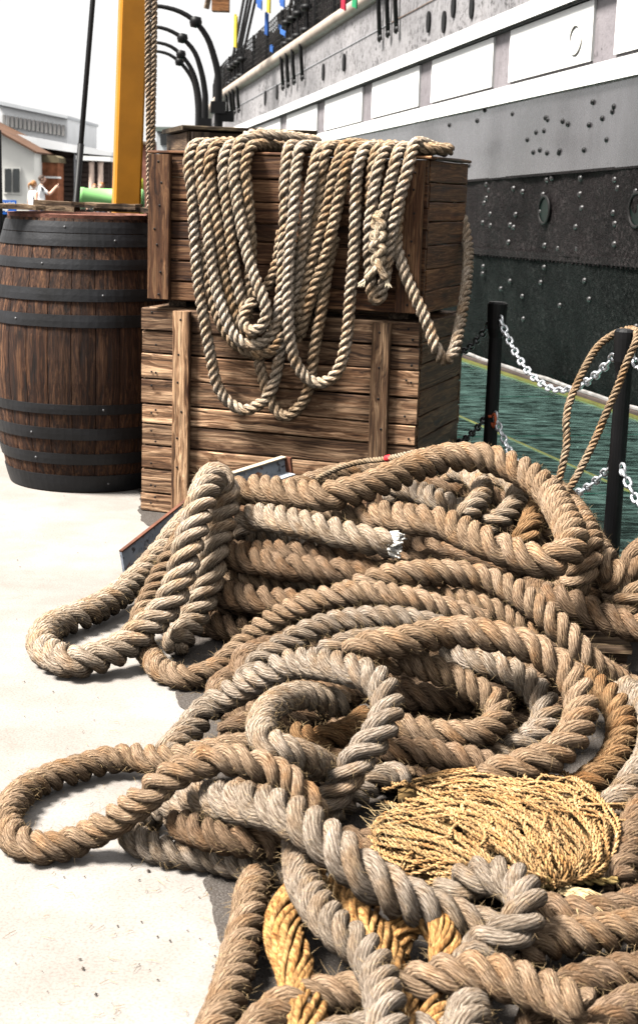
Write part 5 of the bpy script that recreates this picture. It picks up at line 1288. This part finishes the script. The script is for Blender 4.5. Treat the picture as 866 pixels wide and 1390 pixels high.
# front loop of the right group
loopc([(403, 222), (401, 250), (399, 286), (395, 318), (393, 345), (391, 382), (391, 424), (393, 455), (398, 482), (408, 504), (424, 519), (441, 519), (456, 508), (465, 487), (471, 455), (474, 424), (476, 393), (479, 362), (481, 335), (482, 300), (483, 265), (484, 240), (487, 222)],
      [.03, .05, .065, .075, .08, .085, .085, .08, .07, .06, .05, .05, .05, .05, .05, .05, .05, .045, .04, .04, .035, .03, .03], dxl=.02, dxr=.10, color=CP, seed=8)
# fifth and sixth runs, crossing to a low loop behind
loopc([(458, 223), (451, 245), (447, 274), (440, 300), (432, 326), (425, 351), (420, 372), (414, 395), (408, 420), (404, 445), (402, 465)], [.03, .035, .035, .035, .03, .03, .03, .028, .025, .02, .015], r=False, dxl=.12, rl=.01, color=CG, seed=9)
loopc([(470, 223), (464, 249), (459, 274), (453, 303), (447, 328), (442, 350), (434, 372), (425, 396), (417, 420), (411, 440), (407, 458)], [.03, .045, .05, .055, .055, .05, .045, .04, .035, .03, .02], r=False, dxl=.14, color=CG, seed=10)
loopc([(455, 320), (447, 350), (443, 372), (439, 403), (434, 434), (428, 466), (424, 497), (419, 527), (412, 545), (401, 558), (388, 566), (376, 560), (369, 545), (362, 527), (356, 510), (352, 492), (352, 470)], [.02, .02, .02, .022, .022, .022, .02, .018, .012, .01, .01, .01, .008, .006, .006, .006, .01], l=False, r=False, color=CG, seed=11)
loopc([(436, 222), (434, 257), (428, 300), (420, 340), (412, 380), (408, 410)], .012, r=False, dxl=.03, color=CG, seed=21)
# right hand runs with the spliced eye
loopc([(507, 222), (505, 240), (504, 262), (503, 290), (502, 312)], [.02, .02, .02, .02, .02], r=False, dxl=.06, color=CG, seed=12)
loopc([(514, 224), (509, 247), (507, 267), (503, 292), (501, 320), (501, 350), (503, 380), (505, 400), (510, 411), (517, 403), (521, 385), (525, 361), (528, 338), (532, 313), (538, 288), (544, 263), (551, 238), (555, 222)], [.035, .045, .05, .05, .045, .03, .025, .022, .02, .022, .03, .035, .04, .045, .05, .05, .045, .035], dxl=.10, dxr=.05, rr_=.02, color=CP, seed=13)
loopc([(536, 223), (530, 247), (525, 267), (521, 285), (517, 305)], [.03, .04, .045, .05, .055], r=False, dxl=.04, color=CP, seed=14)
# splice: tucked strands and two whipped tails
sp = [((507, 292), (520, 306), (506, 322), (520, 338), (508, 352), (516, 366)), ((521, 290), (507, 305), (521, 320), (505, 336), (519, 352), (508, 368), (497, 380)), ((513, 286), (514, 308), (512, 325), (515, 343), (513, 358), (524, 380))]
for k, pts in enumerate(sp):
    C = catmull([PFc(x, y, .068 + .008 * math.sin(i * 2.4 + k * 2)) for i, (x, y) in enumerate(pts)], .006)
    mb = MB(); V, F, uv = strand_geo(C, .016, 0, 3, .2, 10, rs=1.0, hr=.05, seed=k)
    obj('splice_strand', V, F, MAT['manila'], coilt, uv=uv, smooth=True, color=(.33, .26, .175))
for (x, y), (dx, dy) in (((495, 381), (-5, 6)), ((524, 380), (3, 8))):
    mb = MB(); rr3 = random.Random(int(x))
    for q in range(26):
        a, b = PFc(x + rr3.uniform(-2, 2), y + rr3.uniform(-2, 1), .066), PFc(x + dx + rr3.uniform(-5, 5), y + dy + rr3.uniform(-2, 3), .066 + rr3.uniform(-.01, .012)); mb.tube([a, (a + b) / 2, b], [.0035, .003, .0012], 4)
    mb.build('frayed_tail', plain('frayed_manila', (.60, .50, .36), .85, .2, 0, .2, 40, 0), coilt)
# long loop round the corner of the crate
sidep = [(603, 491, .02), (613, 483, .05), (619, 466, .10), (623, 446, .17), (627, 424, .25), (631, 399, .34), (634, 372, .44), (635, 349, .54), (634, 330, .62)]
P = [PFc(x, y, o_) for (x, y), o_ in zip([(543, 262), (539, 300), (538, 334), (543, 351), (549, 370), (557, 390), (567, 411), (576, 430), (584, 451), (592, 473)], [.008, .008, .01, .012, .014, .016, .018, .02, .022, .024])]
CR = O2 + E1 * (WD2 + .03)
for x, y, dd in sidep:
    P.append(PP(x, y, OF + E2 * dd, E2))
P += [P[-1] + UZ * .14 + E2 * .06 - E1 * .06, P[-1] + UZ * .30 + E2 * .06 - E1 * .2]
C = smooth_line(catmull(P, .012), 4)
rope_mesh(coilt, C, RR, MAT['manila'], CP, 3, RR * 3.9, 9, name='rope_loop', joined=True, seed=31)
# runs lying along the crate top
def topc(pts, z, seed, color=CP):
    P = [OF + E1 * a + E2 * b + UZ * (ZT2 + z + dz) for a, b, dz in pts]
    rope_mesh(coilt, smooth_line(catmull(P, .012), 3), RR, MAT['manila'], color, 3, RR * 3.9, 9, name='rope_loop', joined=True, seed=seed)
topc([(.40, .10, .03), (.44, .09, .04), (.50, .10, .045), (.56, .12, .04), (.62, .16, .03), (.68, .24, .02)], .045, 51)
topc([(.12, .20, .0), (.30, .22, .012), (.5, .24, .01), (.7, .22, .0), (.95, .20, .01), (1.12, .17, .0)], .045, 52, CG)
topc([(1.10, .06, .0), (1.16, .055, .0), (1.22, .07, .0), (1.275, .12, .0)], .042, 53, CG)
topc([(.2, .34, .0), (.5, .36, .0), (.8, .33, .0), (1.1, .32, .0)], .042, 54, CG)

# ---------------------------------------------------------------- other ropes
def single(name, label, pts3, R, color, mat='manila', sides=9, seed=0, group=None, joined=True):
    C = smooth_line(catmull(pts3, R * .5), 3)
    t = thing(name, label, 'rope', C[C[:, 2].argmin()], group)
    rope_mesh(t, C, R, MAT[mat], color, 3, R * 3.9, sides, name='laid_strands', joined=joined, seed=seed); return t, C
hp = thing('hanging_rope', 'pair of thin ropes hanging straight down left of the crates', 'rope', PD(205, 380, 6.95) * np.array([1, 1, 0]))
for k, (xa, xb) in enumerate(((201.5, 203.5), (210.0, 205.5))):
    a = PD(xa, 0, 6.95); b = PD(xb, 300, 6.95); d = (b - a) / (a[2] - b[2])
    P = [a - d * (4.35 - a[2]), a, (a + b) / 2 + np.array([.006 * (1 - 2 * k), 0, 0]), b, b + d * .45, b + d * (b[2] - .05)]
    P = [a + (UZ * (4.35 - a[2])) * 1 - d * 0, a, (a + b) / 2, b, b + d * .5, b + d * (b[2] - .03)]
    rope_mesh(hp, smooth_line(catmull(P, .01), 3), .0155, MAT['manila'], (.30, .23, .16), 3, .062, 7, name='rope_fall', joined=True, seed=70 + k)
YP = 4.82
pu2 = np.dot(W(posts[1][0], PV, 0), (0, 1, 0))
single('looped_rope', 'thin tan rope looped over the nearer chain post', [PD(x, y, d) for x, y, d in ((735, 706, 4.90), (748, 682, 4.91), (757, 656, 4.93), (765, 624, 4.95), (769, 599, 4.97), (768, 573, 4.99), (772, 548, 5.02), (782, 523, 5.05), (794, 498, 5.08), (809, 473, 5.12), (826, 458, 5.15), (842, 450, 5.16), (856, 447, 5.12), (864, 452, 5.03), (862, 466, 4.98), (850, 492, 4.97), (838, 525, 4.96), (823, 559, 4.95), (809, 593, 4.94), (793, 626, 4.92), (777, 656, 4.90), (765, 672, 4.88), (748, 700, 4.86))], .0142, (.21, .15, .092))
t, C = single('light_line', 'thin pale line lying across the back of the hawser heap', [PZ(x, y, z) for x, y, z in ((430, 650, .44), (450, 640, .46), (467, 633, .475), (495, 626, .495), (522, 623, .515), (550, 617, .545), (578, 611, .565), (605, 606, .585), (640, 606, .59), (680, 615, .57))], .0105, (.26, .20, .13))
i = np.argmin(np.abs(C[:, 0] - PZ(527, 623, .515)[0])); mb = MB(); mb.tube(C[i - 2:i + 3], .0118, 8); mb.build('red_mark', plain('red_tape', (.6, .02, .03), .6, .3, 0, .1, 9, 0), t, smooth=True)

# ---------------------------------------------------------------- leaning steel channel and wooden pallet end
def steelmat():
    m, nt, b = nodemat('worn_blue_grey_steel', .5, .5); g = G(nt); c = g.coord('Object')
    n = g.noise(c, 26, 6, .7); k = g.noise(c, 9, 5, .6)
    col = g.mix(g.ramp(k, [(.4, 0.0), (.6, 1.0)]), (.30, .34, .40), (.44, .47, .52))
    col = g.mix(g.ramp(n, [(.54, 0.0), (.60, 1.0)]), col, (.05, .05, .06)); col = g.mix(g.ramp(g.noise(c, 13, 6, .7), [(.58, 0.0), (.64, 1.0)]), col, (.33, .11, .04))
    nt.links.new(col, b.inputs['Base Color']); nt.links.new(g.bump(n, .4, .004), b.inputs['Normal']); return m
sm = steelmat(); rustm = plain('rusty_flange', (.12, .045, .025), .8, .3, 0, .5, 18, .3); edgem = plain('rust_edge', (.46, .38, .28), .7, .3, 0, .5, 18, .3)
a = PZ(170, 786, .006); b = PD(298, 682, 5.75); c_ = PD(300, 668, 5.80); e_ = PD(387, 640, 6.02)
ch = thing('steel_frame', 'worn blue grey steel channel frame leaning behind the left rope arch', 'steel frame', a)
for a_, b2, hh in ((a, b, .055), (c_, e_, .030)):
    ax_ = unit(b2 - a_); sd = unit(np.cross(ax_, UZ)); nn = np.cross(sd, ax_); L = np.linalg.norm(b2 - a_); md = (a_ + b2) / 2 + nn * hh
    mb = MB(); mb.box(md, ax_ * L / 2, sd * .005, nn * hh); mb.build('web', sm, ch)
    mb = MB(); mb.box(md + nn * (hh + .0035) + sd * .002, ax_ * L / 2, sd * (.007 if hh > .04 else .016), nn * .003); mb.build('flange', edgem if hh < .04 else rustm, ch)
    mb = MB(); mb.box(md - nn * (hh + .0035) + sd * .030, ax_ * L / 2, sd * .036, nn * .003); mb.build('flange', sm, ch)
mb = MB(); mb.box(e_ + nn * .03 + ax_ * .006 + sd * .02, ax_ * .005, sd * .02, nn * .034); mb.build('end_plate', rustm, ch)
pl = thing('pallet', 'grey wooden pallet end showing under the ropes at right', 'pallet', PZ(830, 915, 0))
pa = PZ(858, 880, .115); 
px_, py_ = unit(np.array([1, -.04, 0])), unit(np.array([.04, 1, 0]))
plank(pl, pa - px_ * .40 + py_ * .05 + UZ * -.008, px_, py_, (.8, .12, .022), MAT['oldwood'], (1.5, 1.45, 1.3), 'deck_board')
plank(pl, pa - px_ * .40 + py_ * .19 + UZ * -.008, px_, py_, (.8, .12, .022), MAT['oldwood'], (1.1, 1.05, 1.0), 'deck_board')
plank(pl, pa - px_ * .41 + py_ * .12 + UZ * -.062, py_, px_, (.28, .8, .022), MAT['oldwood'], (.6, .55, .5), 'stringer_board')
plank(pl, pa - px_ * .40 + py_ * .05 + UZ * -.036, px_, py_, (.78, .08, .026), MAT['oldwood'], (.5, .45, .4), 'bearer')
plank(pl, pa - px_ * .40 + py_ * .05 + UZ * -.094, px_, py_, (.79, .10, .036), MAT['oldwood'], (1.2, 1.0, .6), 'base_board')

# ---------------------------------------------------------------- grit and fibre scraps on the slab
mb = MB(); r_ = random.Random(91)
for k in range(120):
    px_, py_ = r_.uniform(0, 330), r_.uniform(640, 1390)
    q = PZ(px_, py_, .003); s_ = r_.uniform(.0008, .0028) * (1 if r_.random() < .9 else 1.8); a = r_.uniform(0, 3.1)
    x = np.array([math.cos(a), math.sin(a), 0]) * s_ * r_.uniform(.8, 2.2); y = np.array([-math.sin(a), math.cos(a), 0]) * s_
    mb.add([q - x, q + y * .8, q + x * .7, q - y, q + UZ * s_], [(0, 1, 4), (1, 2, 4), (2, 3, 4), (3, 0, 4)])
o = mb.build('grit', plain('dark_grit', (.06, .048, .04), .9, .1, 0, .5, 30, 0)); tag(o, 'dark grit and crumbs scattered over the pale paving', 'grit', kind='stuff')
mb = MB()
for k in range(90):
    px_, py_ = r_.uniform(20, 340), r_.uniform(860, 1390); q = PZ(px_, py_, .004); a = r_.uniform(0, 6.3); L = r_.uniform(.01, .035)
    d = np.array([math.cos(a), math.sin(a), 0]); e = np.array([-d[1], d[0], 0]) * L * r_.uniform(-.4, .4)
    mb.tube([q, q + d * L * .5 + e + UZ * .002, q + d * L], [.0005, .0006, .0003], 3)
o = mb.build('fibre_scraps', fuzzm); tag(o, 'loose rope fibre scraps lying on the pale paving', 'fibres', kind='stuff')
